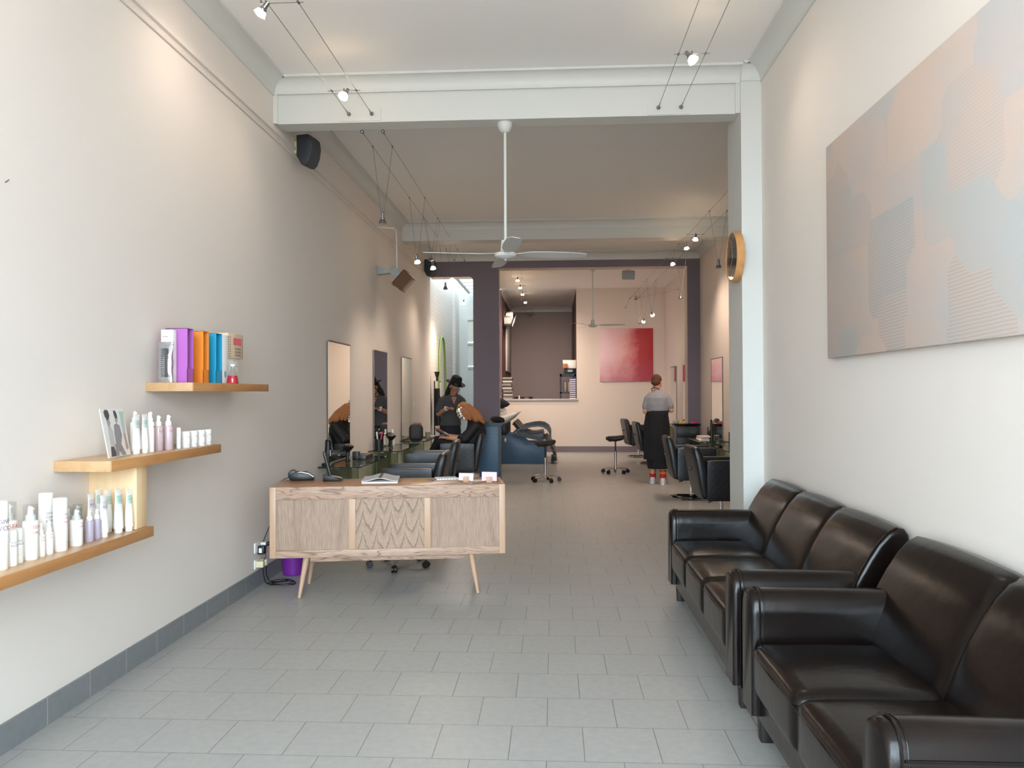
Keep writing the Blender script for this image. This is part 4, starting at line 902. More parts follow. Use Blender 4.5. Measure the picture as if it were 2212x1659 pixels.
fan('white ceiling fan in the back room in front of the cream wall', .82, 16.08, CZ, 2.885, rad(-8), 3, .68, None)
# ------------------------------------------------------------------ speakers
def speaker(label, loc, rz, s=1.0):
    t = thing('wall_speaker', label, 'speaker', loc, rz, 'black wall speakers')
    pr = [(-.085, .145), (.04, .145), (.075, .11), (.088, .03), (.075, -.06), (.045, -.13), (.015, -.155), (-.03, -.150), (-.085, -.06)]
    MB().prism([(x * s, -.09 * s, z * s) for x, z in pr], (0, .18 * s, 0), .006).build('cabinet', pm('charcoal speaker', (44, 48, 54), .5), t)
    MB().prism([(x * s + .004, -.075 * s, z * s * .98) for x, z in pr[1:7]], (0, .15 * s, 0)).build('grille', pm('speaker grille', (62, 66, 72), .7, bump=(900, .5, .001)), t)
    MB().span((-.135, -.02, -.01), (-.08, .02, .10), .004).span((-.14, -.05, -.04), (-.13, .05, .13)).build('bracket', M['cream'], t)
    return t
speaker('black curved speaker on the left wall just under the first beam', (XL + .14, 6.72, 3.648), rad(-12), .9)
speaker('black speaker at the far end of the left wall by the plum portal', (XL + .14, 13.5, 3.70), rad(-14), 1.0)
MB().span((XL + .06, 6.6, 3.80), (XL + .34, 6.66, 3.815)).build('x', M['steel']) if False else None
# floodlight with conduit
t = thing('floodlight', 'grey wall floodlight with brown barn door hood tilted down on the left wall', 'floodlight', (XL, 9.97, 3.10))
gm = pm('grey green painted metal', (158, 164, 160), .45)
MB().prism([(.005, -.05, .06), (.005, -.05, -.055), (.20, -.05, -.035), (.20, -.05, .005)], (0, .10, 0), .003).build('arm', gm, t)
Rm = Matrix.Translation((.27, 0, -.065)) @ Matrix.Rotation(rad(42), 4, 'Y')
m = MB().span((-.10, -.075, -.045), (.06, .075, .06), .008); m.span((-.13, -.03, -.02), (-.09, .03, .02), .004); m.xf(Rm); m.build('housing', gm, t)
# local: lamp axis is +x after rotation about y (tilts down toward +x)
m = MB(); a, b, d0, d1 = .14, .115, .05, .185
inner = [(d0, -a, -b), (d0, a, -b), (d0, a, b), (d0, -a, b)]; outer = [(d1, -a * 1.2, -b * 1.0), (d1, a * 1.2, -b * 1.0), (d1, a * 1.2, b * 1.0), (d1, -a * 1.2, b * 1.0)]
m.loft([inner, outer], caps=False); m.loft([[(x + .004, y * .985, z * .985) for x, y, z in outer], [(x + .004, y * .97, z * .97) for x, y, z in inner]], caps=False)
m.loft([outer, [(x + .004, y * .985, z * .985) for x, y, z in outer]], caps=False)
m.xf(Rm); m.build('hood', pm('brown anodised hood', (112, 84, 62), .4, .4), t)
m = MB().span((.045, -.145, -.12), (.052, .145, .12)); m.xf(Rm); m.build('lamp_glass', M['blackgloss'], t)
m = MB().span((.046, -.155, .118), (.066, .155, .132), .002).span((.046, -.155, -.132), (.066, .155, -.118), .002); m.xf(Rm); m.build('rim', M['steel'], t)
MB().tube([(.26, .02, .02), (.255, .03, .30), (.25, .03, .53), (.23, .0, .555), (.01, -.05, .56)], .010, 8).build('conduit', M['trimw'], t)
# ceiling projector in the back room
t = thing('ceiling_projector', 'small grey box on a ceiling mount beyond the plum header', 'projector', (1.53, 15.75, CZ)); MB().cyl((0, 0, 0), (0, 0, -.13), .05, .06, 16).build('mount', M['whiteplastic'], t); MB().cushion((0, 0, -.215), (.25, .12, .18), .012, n=4, rot=(rad(12), 0, rad(6))).build('housing', pm('blue grey plastic', (150, 158, 164), .5), t)
# ------------------------------------------------------------------ mirrors and glass counters
def mirror(label, x, y0, y1, z0, z1, side, grp):
    t = thing('wall_mirror', label, 'mirror', (x, (y0 + y1) / 2, z0), 0, grp); h = (y1 - y0) / 2; s = side
    MB().span((0, -h, 0), (s * .012, h, z1 - z0)).build('backing', pm('mirror edge brown', (86, 70, 54), .5), t)
    MB().span((s * .012, -h + .004, .004), (s * .016, h - .004, z1 - z0 - .004)).build('mirror_glass', M['mirror'], t)
    MB().span((0, -h, z1 - z0), (s * .022, h, z1 - z0 + .012)).build('top_channel', M['steel'], t)
    return t
GL = 'tall frameless mirrors on the left wall'
mirror('tall mirror on the left wall nearest the reception desk', XL, 7.72, 8.56, .79, 2.03, 1, GL)
mirror('middle tall mirror of the three on the left wall', XL, 9.72, 10.51, .79, 2.04, 1, GL)
mirror('farthest tall mirror of the three on the left wall', XL, 11.54, 12.33, .79, 2.04, 1, GL)
GR = 'tall frameless mirrors on the right wall'
mirror('tall mirror on the right wall between the nib and the plum jamb', XM, 12.40, 13.26, .74, 2.04, -1, GR)
mirror('tall mirror in the back room, farthest on the right wall', 2.756, 17.4, 18.2, .74, 2.06, -1, GR)
mirror('tall mirror in the back room seen at the edge of the right jamb', 2.756, 15.7, 16.5, .74, 2.05, -1, GR)
def counter(label, x, y0, y1, z, side, dep, grp):
    t = thing('glass_counter', label, 'counter', (x, (y0 + y1) / 2, z), 0, grp); h = (y1 - y0) / 2; s = side
    MB().span((s * .002, -h, -.012), (s * dep, h, 0)).build('glass_top', M['glass'], t)
    m = MB(); e = .0035
    m.span((s * dep, -h, -.012), (s * (dep + e), h, 0)).span((s * .002, -h - e, -.012), (s * dep, -h, 0)).span((s * .002, h, -.012), (s * dep, h + e, 0)); m.build('glass_edge', M['glassedge'], t)
    for y in (-h + .26, h - .26):
        g = MB().span((s * .01, y - .006, -z + .02), (s * (dep - .08), y + .006, -.014)).build('side_glass', M['glass'], t)
        MB().span((s * (dep - .08), y - .006, -z + .02), (s * (dep - .077), y + .006, -.014)).build('pane_edge', M['glassedge'], g)
    MB().span((s * .05, -h + .27, -z + .05), (s * .062, h - .27, -.05)).build('back_glass', M['glass'], t)
    for y in (-h + .26, h - .26):
        for xx in (.12, dep - .12): MB().span((s * xx - .02, y - .018, -.04), (s * xx + .02, y + .018, -.013), .003).build('clamp', M['whiteplastic'], t)
    return t
GC = 'glass styling counters'
counter('glass styling counter below the nearest left mirror', XL, 7.42, 8.72, .776, 1, .41, GC)
counter('glass styling counter below the middle left mirror', XL, 9.46, 10.80, .776, 1, .40, GC)
counter('glass styling counter below the farthest left mirror', XL, 11.42, 12.70, .776, 1, .40, GC)
counter('glass styling counter at the right wall, nearest the nib', XM, 9.85, 11.15, .725, -1, .44, GC)
counter('glass styling counter below the right wall mirror', XM, 12.02, 13.36, .725, -1, .44, GC)
mm = counter('glass styling counter in the back room below the far right mirror', 2.756, 17.0, 18.4, .74, -1, .42, GC)
# ------------------------------------------------------------------ salon chairs
def base_parts(t):
    MB().cyl((0, 0, .03), (0, 0, .20), .030, seg=20).cyl((0, 0, .20), (0, 0, .27), .024, seg=18).build('column', M['chrome'], t)
    pts = [(-.26, -.16), (-.16, -.26), (.16, -.26), (.26, -.16), (.26, .16), (.16, .26), (-.16, .26), (-.26, .16)]
    MB().prism([(x, y, 0) for x, y in pts], (0, 0, .014), .003).build('floor_plate', M['blackgloss'], t)
    MB().tube([(x * 1.01, y * 1.01, .012) for x, y in pts], .009, 6, closed=True).build('plate_rim', M['chrome'], t)
def salon_chair(label, x, y, rz, foot=True):
    t = thing('salon_chair', label, 'chair', (x, y, 0), rz, 'black salon chairs'); VY = M['vinyl']
    MB().cushion((0, .01, .44), (.47, .52, .15), .035, .02, n=7).build('seat', VY, t)
    MB().span((-.22, -.2, .27), (.22, .22, .38), .015).build('seat_frame', M['black'], t)
    for s in (-1, 1):
        a = MB().cushion((s * .275, .035, .50), (.075, .53, .45), .022, .004, n=7).build('armrest', VY, t)
        m = MB(); xo = s * .3135        # quilting stitch lines on the outer face
        for k in range(-5, 9):
            for sl in (1, -1):
                p0 = Vector((xo, -.21 + k * .085, .30)); p1 = Vector((xo, -.21 + k * .085 + sl * .40, .70))
                # clip to the panel
                pts = [p0 + (p1 - p0) * (i / 20) for i in range(21)]; pts = [p for p in pts if -.215 < p.y < .285]
                if len(pts) > 2: m.tube(pts, .0016, 4)
        m.build('quilt_stitching', M['black'], a)
    rg = []
    for z, y0, th, w in ((.29, -.215, .03, .24), (.32, -.215, .05, .285), (.45, -.235, .06, .30), (.60, -.255, .064, .30), (.74, -.282, .062, .298), (.82, -.302, .058, .292), (.865, -.314, .044, .275), (.88, -.318, .018, .25)):
        rg.append(((0, y0 - .02, z), (w, 0, 0), (0, th, 0)))
    MB().ell(rg, 32, p=5).build('backrest', VY, t)
    MB().span((-.02, -.37, .60), (.02, -.31, .63), .004).build('back_lever', M['black'], t)
    MB().tube([(.05, -.1, .26), (.16, -.16, .25), (.24, -.2, .255)], .007, 6).build('pump_lever', M['black'], t)
    base_parts(t)
    if foot:
        MB().tube([(-.17, .2, .29), (-.17, .33, .20), (-.17, .36, .17), (.17, .36, .17), (.17, .33, .20), (.17, .2, .29)], .011, 8).build('footrest', M['chrome'], t)
    return t
salon_chair('black salon chair right behind the reception desk at the nearest left mirror', -1.475, 8.07, rad(92))
salon_chair('empty black salon chair at the middle left mirror', -1.60, 9.98, rad(94))
salon_chair('black salon chair in which the client with foils sits', -1.46, 11.95, rad(95))
salon_chair('black salon chair nearest the white nib on the right side', 1.92, 9.0, rad(-88))
salon_chair('second black salon chair from the nib on the right side', 1.93, 11.0, rad(-91))
salon_chair('black salon chair in the back room hidden partly by the standing stylist', 2.03, 16.15, rad(-86))
salon_chair('farthest black salon chair in the back room', 1.95, 17.9, rad(-83))
# ------------------------------------------------------------------ saddle stools and the desk chair
def star(t, r, n, ph, hub=.10, wheel=.035):
    for k in range(n):
        a = ph + 2 * PI * k / n; c, s = math.cos(a), math.sin(a)
        MB().tube([(c * .02, s * .02, hub), (c * r * .55, s * r * .55, hub - .005), (c * r, s * r, wheel * 2 + .005)], [.018, .014, .010], 8).build('base_arm', M['chrome'], t)
        w = MB(); d = Vector((-s, c, 0))
        for q in (-.013, .013): w.cyl(Vector((c * r, s * r, wheel)) + d * (q - .008), Vector((c * r, s * r, wheel)) + d * (q + .008), wheel, seg=16)
        w.cyl((c * r, s * r, wheel), (c * r, s * r, wheel * 2 + .012), .007, seg=8); w.build('caster', M['black'], t)
    MB().cyl((0, 0, hub - .03), (0, 0, hub + .03), .03, seg=16).build('hub', M['chrome'], t)
def stool(label, x, y, rz, ph):
    t = thing('saddle_stool', label, 'stool', (x, y, 0), rz, 'black saddle stools on casters')
    rg = []
    for i in range(11):
        u = i / 10 * 2 - 1; e = max(0, 1 - abs(u) ** 3.2) ** .5; zc = .655 - .018 * (1 - u * u) + .012 * u; rg.append(((u * .175, 0, zc), (0, .145 * (.25 + .75 * e) * (1 - .18 * (u > .2) * (u - .2)), 0), (0, 0, .052 * (.45 + .55 * e))))
    MB().ell(rg, 24).build('seat', M['vinyl'], t)
    MB().lathe([(0, .64), (.06, .64), (.05, .60), (.022, .58), (0, .58)], 16).build('seat_plate', M['black'], t)
    MB().cyl((0, 0, .38), (0, 0, .60), .0135, seg=14).build('gas_rod', M['black'], t); MB().cyl((0, 0, .10), (0, 0, .40), .0235, seg=16).build('column', M['chrome'], t)
    MB().tube([(0, 0, .595), (-.08, -.02, .59), (-.12, -.03, .59)], [.006, .006, .014], 6).build('height_lever', M['black'], t)
    star(t, .235, 5, ph); return t
stool('black saddle stool in front of the wash basins', -.145, 12.95, rad(10), rad(-75))
stool('black saddle stool beside the far right salon chairs', 1.135, 14.3, rad(4), rad(-60))
t = thing('office_chair', 'office chair behind the desk, only its casters and lower parts showing', 'chair', (-1.34, 6.62, 0), 0)
MB().cushion((0, .0, .46), (.46, .46, .07), .03, .01, n=5).build('seat', M['vinyl'], t); MB().cyl((0, 0, .1), (0, 0, .43), .024, seg=14).build('column', M['chrome'], t); star(t, .255, 5, rad(-88), .09, .030)
MB().cushion((0, .25, .62), (.42, .05, .22), .02, n=5).build('backrest', M['vinyl'], t); MB().span((-.03, .2, .42), (.03, .26, .6)).build('back_bar', M['black'], t)
# ------------------------------------------------------------------ trolleys
blu = pm('dark blue dimpled plastic', (74, 106, 134), .45, bump=(60, .5, .004))
t = thing('salon_trolley', 'dark blue textured trolley with a cluttered black tray beside the plum pier', 'trolley', (-1.052, 12.78, 0))
MB().span((-.17, -.16, .08), (.17, .16, .945), .006).build('cabinet', blu, t)
m = MB()
for k in range(9):
    for j in range(14): m.ball((-.15 + k * .036 + .018 * (j % 2), -.1605, .15 + j * .055), (.006, .002, .004), 6, 4)
m.build('dimples', pm('dark dimple', (40, 58, 76), .5), t)
MB().span((-.19, -.18, .945), (.19, .18, .955)).span((-.19, -.18, .955), (.19, -.168, 1.0)).span((-.19, .168, .955), (.19, .18, 1.0)).span((-.19, -.168, .955), (-.178, .168, 1.0)).span((.178, -.168, .955), (.19, .168, 1.0)).build('tray', M['black'], t)
MB().span((.14, -.165, .1), (.172, -.158, .93)).build('edge_strip', M['black'], t)
for x in (-.14, .14):
    for y in (-.13, .13): MB().cyl((x, y - .012, .04), (x, y + .012, .04), .04, seg=12).cyl((x, y, .04), (x, y, .085), .01, seg=8).build('caster', M['black'], t)
def tool(label, loc, kind, mt, rz=0.0):
    if kind == 'brush':
        t = thing('tint_brush', label, 'brush', loc, rz); MB().cyl((0, 0, .006), (.12, 0, .045), .005, .004, 8).build('handle', mt, t); MB().box((.135, 0, .05), (.04, .03, .008), rot=(0, -.3, 0)).build('bristles', M['black'], t)
    elif kind == 'bowl':
        t = thing('tint_bowl', label, 'bowl', loc, rz); MB().lathe([(0, 0), (.04, 0), (.065, .045), (.068, .05), (.062, .05), (.038, .006), (0, .006)], 24).build('bowl', mt, t); MB().span((.06, -.012, .042), (.10, .012, .05), .003).build('grip', mt, t)
    elif kind == 'box':
        t = thing('plastic_box', label, 'box', loc, rz); MB().span((-.05, -.03, 0), (.05, .03, .03), .004).build('body', mt, t); MB().span((-.052, -.032, .03), (.052, .032, .038), .003).build('lid', mt, t)
    return t
redp = pm('cerise plastic', (206, 40, 92), .35); yel = pm('yellow plastic', (226, 176, 70), .4)
tool('cerise box lying on the dark blue trolley tray', (-1.02, 12.74, .956), 'box', redp); tool('black tint brush leaning in the dark blue trolley tray', (-1.15, 12.80, .957), 'brush', M['black'], .3)
tool('black tint bowl on the dark blue trolley tray', (-.93, 12.78, .957), 'bowl', M['black']); o = MB().cushion((0, 0, .03), (.22, .17, .06), .028, .03, n=7, rot=(.1, .12, .3)).build('black_cloth', pm('black cloth heap', (14, 14, 16), .85, bump=(22, 1, .03)), loc=(-.93, 12.72, 1.012)); tag(o, 'crumpled black cloth heaped on the right of the blue trolley', 'cloth')
tool('white tint brush lying across the dark blue trolley tray', (-1.16, 12.70, .957), 'brush', M['whiteplastic'], .1)
t = thing('salon_trolley', 'black trolley with yellow and pink tubs behind the right salon chairs', 'trolley', (2.33, 13.72, 0))
MB().span((-.20, -.18, .10), (.20, .18, .90), .01).build('cabinet', M['vinyl'], t)
MB().ell([((0, 0, .90), (.23, 0, 0), (0, .20, 0)), ((0, 0, .935), (.245, 0, 0), (0, .215, 0)), ((0, 0, .94), (.23, 0, 0), (0, .2, 0))], 32, p=5).build('tray', M['blackgloss'], t)
for k in range(4): MB().span((-.19, -.186, .14 + k * .185), (.19, -.18, .31 + k * .185), .003).build('drawer', M['black'], t)
for x in (-.16, .16):
    for y in (-.14, .14): MB().cyl((x, y - .012, .045), (x, y + .012, .045), .045, seg=12).cyl((x, y, .04), (x, y, .105), .01, seg=8).build('caster', M['black'], t)
MB().tube([(.2, -.1, .70), (.26, -.1, .70), (.26, .1, .70), (.2, .1, .70)], .01, 8).build('dryer_holder', M['black'], t)
for p, q in (((2.23, 13.62, .941), yel), ((2.45, 13.64, .941), redp)): tool(('yellow' if q is yel else 'cerise') + ' tub on the black trolley at the right wall', p, 'box', q)
tool('black tint brush standing out of the black right trolley', (2.27, 13.75, .942), 'brush', M['black'], 1.2); tool('white bowl on the left of the black right trolley tray', (2.15, 13.72, .941), 'bowl', M['whiteplastic'])
# ------------------------------------------------------------------ wash units
blu2 = pm('blue grey wash unit panel', (66, 96, 124), .4)
def wash(label, y):
    t = thing('wash_unit', label, 'wash unit', (0, y, 0), 0, 'reclining wash units in a row')
    MB().prism([(-1.30, -.03, .0), (-.17, -.03, 0), (-.145, -.03, .40), (-.58, -.03, .405), (-.70, -.03, .52), (-1.0, -.03, .60), (-1.30, -.03, .60)], (0, .06, 0), .004).build('side_panel', blu2, t)
    MB().span((-1.30, .03, .02), (-.3, .5, .36), .01).build('base_box', blu2, t)
    # white basin tipping toward the chair
    rg = []
    for u, w, d in ((-1.32, .17, .05), (-1.22, .22, .09), (-1.05, .25, .105), (-.92, .24, .085), (-.80, .19, .045), (-.745, .15, .012)):
        k = (u + 1.32) / .575; rg.append(((u, .25, .90 + .12 * k + .06 * k * k - d * .5), (0, w, 0), (.0, 0, d)))
    MB().ell(rg, 26, p=2.6).build('basin', pm('white ceramic', (236, 234, 228), .15, coat=.4), t)
    MB().span((-1.15, .12, .58), (-1.0, .38, .86), .02).build('pedestal', M['black'], t)
    MB().cyl((-1.2, .25, .95), (-1.2, .25, 1.08), .012, seg=10).tube([(-1.2, .25, 1.08), (-1.14, .25, 1.10), (-1.08, .25, 1.06)], .01, 8).build('tap', M['chrome'], t)
    # recliner
    VY = M['vinyl']
    def slab(pts, y0, y1, th, nm):
        up = [Vector((x, 0, z)) for x, z in pts]; rg = []
        n = len(up); nn = []
        for i in range(n):
            d = (up[min(i + 1, n - 1)] - up[max(i - 1, 0)]).normalized(); nn.append(Vector((-d.z, 0, d.x)))
        out = []
        for i in range(n): out.append([(up[i].x + nn[i].x * th, y0 + .01, up[i].z + nn[i].z * th), (up[i].x + nn[i].x * th * 1.2, (y0 + y1) / 2, up[i].z + nn[i].z * th * 1.2), (up[i].x + nn[i].x * th, y1 - .01, up[i].z + nn[i].z * th), (up[i].x, y1, up[i].z), (up[i].x, y0, up[i].z)])
        return MB().loft(out).build(nm, VY, t, smooth=45)
    slab([(-.60, .60), (-.70, .74), (-.80, .86), (-.84, .88)], .02, .48, .07, 'back_pad')
    slab([(-.75, .60), (-.60, .54), (-.40, .53), (-.22, .56)], .06, .44, .08, 'seat_pad')
    slab([(-.20, .52), (-.10, .40), (-.02, .22), (.0, .05)], .08, .42, .055, 'leg_pad')
    m = MB()
    for z in (.16, .28, .38): m.box((.005 - (z - .16) * .22, .25, z), (.06, .35, .012), rot=(0, .3, 0))
    m.build('leg_pad_piping', pm('grey piping', (140, 136, 130), .5), t)
    MB().span((-.06, .12, .0), (.0, .38, .06), .01).build('foot_plate', M['black'], t)
    arc = [(-.86, .62), (-.78, .70), (-.62, .755), (-.45, .79), (-.32, .80), (-.22, .785), (-.13, .73), (-.085, .65), (-.075, .55)]
    for yy in (.0, .47):
        out = []
        for i, (x, z) in enumerate(arc):
            a, b = arc[max(i - 1, 0)], arc[min(i + 1, len(arc) - 1)]; d = Vector((b[0] - a[0], 0, b[1] - a[1])).normalized(); nx, nz = -d.z * .022, d.x * .022; r = 1 if i < 7 else .8
            out.append([(x + nx * r, yy - .03, z + nz * r), (x + nx * 1.25 * r, yy, z + nz * 1.25 * r), (x + nx * r, yy + .03, z + nz * r), (x - nx * r, yy + .03, z - nz * r), (x - nx * r, yy - .03, z - nz * r)])
        MB().loft(out).build('armrest', VY, t, smooth=60)
        MB().prism([(-.82, yy - .012, .60), (-.25, yy - .012, .47), (-.18, yy - .012, .52), (-.76, yy - .012, .70)], (0, .024, 0)).build('arm_support', M['black'], t)
    return t
wash('nearest reclining wash unit with blue side panel and white basin', 16.12)
wash('middle reclining wash unit, second behind the blue side panel', 16.82)
wash('farthest reclining wash unit against the back wall', 17.52)
t = thing('plug_box', 'small grey control box on the side of the nearest blue wash unit', 'control box', (-1.02, 16.085, .50)); MB().span((-.035, -.02, -.05), (.035, 0, .05), .004).build('body', M['steel'], t); MB().span((-.03, -.022, .02), (.03, -.02, .035)).build('switch', M['black'], t)
o = MB().ell([((-1.16, 17.0, 1.13), (.02, 0, 0), (0, .05, 0)), ((-1.12, 17.0, 1.17), (.11, 0, .02), (0, .1, 0)), ((-1.10, 17.0, 1.24), (.14, 0, 0), (0, .1, 0)), ((-1.12, 17.0, 1.31), (.10, 0, -.02), (0, .08, 0)), ((-1.16, 17.0, 1.36), (.04, 0, 0), (0, .03, 0))], 14).build('folded_towel', pm('navy towel', (28, 32, 46), .9, bump=(30, 1, .02)), smooth=60); tag(o, 'dark navy towel bundle above the white wash basins', 'towel')
o = MB().span((-1.26, 16.94, .98), (-1.05, 17.06, 1.14), .01).build('towel_holder', M['whiteplastic']); tag(o, 'white holder under the navy towel bundle', 'holder')
# ------------------------------------------------------------------ things on the counters
def brushfan(label, x, y, z, s=1.0):
    t = thing('diffuser_dryer', label, 'hair dryer', (x, y, z), 0, 'black hair dryers with diffuser standing on counters')
    MB().cyl((0, 0, 0), (0, 0, .012), .028 * s, .022 * s, 18).cyl((0, 0, .01), (0, 0, .10 * s), .0165 * s, .0165 * s, 14).build('handle', M['black'], t)
    MB().lathe([(0, .09 * s), (.0165 * s, .09 * s), (.026 * s, .100 * s), (.056 * s, .134 * s), (.058 * s, .140 * s), (.050 * s, .152 * s), (.034 * s, .162 * s), (.015 * s, .167 * s), (0, .168 * s)], 28).build('diffuser', M['black'], t)
    MB().cyl((.014 * s, -.010 * s, .03), (.014 * s, -.010 * s, .09), .0025, seg=6).build('trim', M['steel'], t); return t
brushfan('black diffuser dryer standing on the nearest left glass counter', -2.17, 8.02, .776, 1.12)
brushfan('black diffuser dryer standing on the middle left glass counter', -2.12, 9.95, .776, 1.12)
brushfan('second black diffuser dryer on the middle left glass counter by the wall', -2.22, 10.35, .776, 1.12)
t = thing('dryer_caddy', 'black holder with hair tools at the near corner of the first glass counter', 'caddy', (-2.235, 7.53, .776)); MB().span((-.05, -.05, 0), (.05, .05, .03), .004).build('stand', M['black'], t); MB().cyl((0, 0, .03), (0, 0, .17), .02, seg=14).build('post', M['black'], t); MB().cyl((0, 0, .12), (0, 0, .24), .035, .028, 16).ball((0, 0, .245), (.03, .03, .02), 12, 8).build('hair_dryer', M['black'], t); MB().cyl((.03, -.03, .1), (.03, -.03, .16), .008, seg=8).build('trim', M['steel'], t)
t = thing('tool_tray', 'long black tool box lying on the nearest left glass counter', 'tray', (-2.09, 8.32, .776)); MB().span((-.07, -.13, 0), (.07, .20, .05), .004).build('box', M['black'], t); MB().span((-.075, -.14, 0), (-.01, -.06, .09), .004).build('end_block', M['black'], t)
t = thing('handbag', 'dark handbag resting on the middle left glass counter', 'bag', (-2.08, 11.55, .776), .2); MB().cushion((0, 0, .115), (.21, .24, .23), .05, .02, n=7).build('body', pm('dark bag leather', (28, 26, 26), .6, bump=(18, .8, .01)), t); MB().tube([(0, -.1, .20), (.04, -.06, .255), (.04, .06, .255), (0, .1, .20)], .008, 6).build('strap', M['black'], t); MB().cushion((.02, .03, .25), (.12, .2, .04), .018, n=4).build('scarf', pm('taupe fabric', (130, 108, 92), .9), t)
t = thing('cup', 'beige paper cup on the farthest left glass counter', 'cup', (-2.0, 12.15, .776)); MB().lathe([(0, 0), (.03, 0), (.042, .10), (.039, .10), (.028, .004), (0, .004)], 22).build('cup_body', pm('beige paper', (176, 150, 130), .6), t); MB().lathe([(.044, .098), (.044, .104), (.04, .104)], 22).build('rim', M['whiteplastic'], t)
o = MB().span((-.09, -.12, 0), (.09, .12, .02), .004).build('magazine', pm('grey magazine', (150, 140, 134), .5), loc=(-2.02, 12.45, .776)); tag(o, 'magazine lying on the farthest left glass counter', 'magazine')
t = thing('product_bottle', 'white bottle standing on the middle left counter next to the mirror', 'bottle', (-2.24, 10.62, .776)); MB().lathe([(0, 0), (.028, 0), (.028, .15), (.012, .165), (.012, .19), (0, .19)], 18).build('body', M['bottle'], t); MB().cyl((0, 0, .19), (0, 0, .215), .014, seg=12).build('cap', M['whiteplastic'], t)
t = thing('tool_pot', 'dark pot of combs and brushes at the near end of the middle left counter', 'pot', (-2.20, 9.60, .776)); MB().lathe([(0, 0), (.05, 0), (.055, .14), (.05, .14), (.046, .006), (0, .006)], 18).build('pot', M['black'], t)
for k, (dx, dy, c) in enumerate(((.02, .02, redp), (-.02, .01, M['whiteplastic']), (0, -.02, M['black']))): MB().cyl((dx * .4, dy * .4, .02), (dx * 1.6, dy * 1.6, .23), .007, .010, 8).build('comb', c, t)
t = thing('tool_pot', 'dark pot with upright tools on the right glass counter by the nib', 'pot', (2.50, 11.0, .725)); MB().cyl((0, 0, 0), (0, 0, .20), .04, seg=16).build('pot', M['black'], t); MB().cyl((0, 0, .2), (.02, 0, .32), .012, seg=8).build('comb', M['black'], t)
t = thing('tool_pot', 'clear pot of black tools on the counter below the right wall mirror', 'pot', (2.52, 12.6, .725)); MB().lathe([(0, 0), (.05, 0), (.05, .13), (.046, .13), (.046, .006), (0, .006)], 18).build('pot', M['clear'], t); MB().cyl((0, 0, .006), (.015, 0, .25), .01, seg=8).cyl((-.02, .01, .006), (-.03, .02, .2), .008, seg=8).build('comb', M['black'], t)
t = thing('hair_iron', 'black styling iron standing in a holder on the right counter', 'styling iron', (2.48, 12.28, .725)); MB().cyl((0, 0, 0), (0, 0, .16), .04, .035, 14).build('holder', M['black'], t); MB().cyl((0, 0, .12), (.0, .01, .33), .022, .016, 12).build('iron', M['black'], t)
for k, (lb, y, mt) in enumerate((('lowest white book of the stack on the right glass counter', 12.38, M['white']), ('peach book in the middle of the stack on the right glass counter', 12.4, pm('peach cover', (232, 196, 170), .5)), ('top pale book of the stack on the right glass counter', 12.36, pm('blush cover', (226, 206, 196), .5)))):
    o = MB().span((-.10, -.12, 0), (.10, .12, .024), .003).build('book', mt, loc=(2.38 + .01 * k, y, .725 + .0245 * k), rz=.1 * k); tag(o, lb, 'book')
t = thing('glass_jar', 'small clear jar on the right counter beside the books', 'jar', (2.53, 12.15, .725)); MB().lathe([(0, 0), (.04, 0), (.04, .08), (.037, .08), (.037, .005), (0, .005)], 18).build('jar_body', M['clear'], t); MB().cyl((0, 0, .08), (0, 0, .095), .042, seg=16).build('lid', M['steel'], t)
# ------------------------------------------------------------------ coat rack, hose, kitchen
t = thing('clothes_rack', 'narrow black rack of hanging capes at the left of the light well', 'rack', (-2.245, 14.75, 0))
MB().tube([(-.05, 0, 0), (-.05, 0, 1.72), (.06, 0, 1.72), (.06, 0, 0)], .012, 8).build('frame', M['black'], t); MB().span((-.07, -.16, 0), (.09, .16, .03), .004).build('foot', M['black'], t)
MB().cyl((-.0, 0, 1.72), (0, 0, 1.80), .02, seg=10).lathe([(0, 1.80), (.03, 1.80), (.055, 1.90), (.05, 1.90), (0, 1.85)], 16).build('finial', M['black'], t)
for k in range(3): MB().cushion((-.028 + k * .028, .0, 1.22), (.035, .30, .72), .014, n=4).build('hanging_cape', pm('black cape cloth', (14, 14, 16), .7), t)
MB().cushion((.068, -.03, 1.56), (.02, .06, .28), .01, n=3).build('white_strap', M['whiteplastic'], t)
o = MB().tube([(-2.335, 15.62, 1.55), (-2.335, 15.64, 2.0), (-2.335, 15.72, 2.4), (-2.335, 15.9, 2.62), (-2.335, 16.12, 2.68), (-2.335, 16.34, 2.6), (-2.335, 16.5, 2.3), (-2.335, 16.56, 1.9), (-2.335, 16.58, 1.4)], .02, 8).build('garden_hose', pm('green hose', (122, 158, 58), .4)); tag(o, 'green garden hose looped on the white brick light well wall', 'hose')
random.seed(5)
for k in range(13):
    hgt = .042; o = MB().span((-.115, -.15, 0), (.115, .15, hgt - .004), .002).build('magazine', pm('magazine edge', ((150, 146, 140), (96, 92, 90), (196, 194, 190), (58, 54, 54))[k % 4], .6), loc=(-1.16 + random.uniform(-.012, .012), 19.44, 1.331 + k * hgt), rz=random.uniform(-.08, .08))
    tag(o, 'thick magazine in the tall stack at the left end of the stone ledge', 'magazine', 'stacked magazines on the ledge')
for k in range(11):
    z = 1.331 + k * .047; t = thing('tint_carton', 'white and navy carton in the tall stack at the right end of the ledge', 'carton', (.478, 19.40, z), 0, 'stacked cartons on the ledge')
    MB().span((-.075, -.06, 0), (.075, .06, .024)).build('white_half', pm('carton white', (214, 212, 222), .6) if k == 0 else bpy.data.materials['carton white'], t); MB().span((-.075, -.06, .024), (.075, .06, .046)).build('navy_half', pm('carton navy', (52, 50, 104), .6) if k == 0 else bpy.data.materials['carton navy'], t)
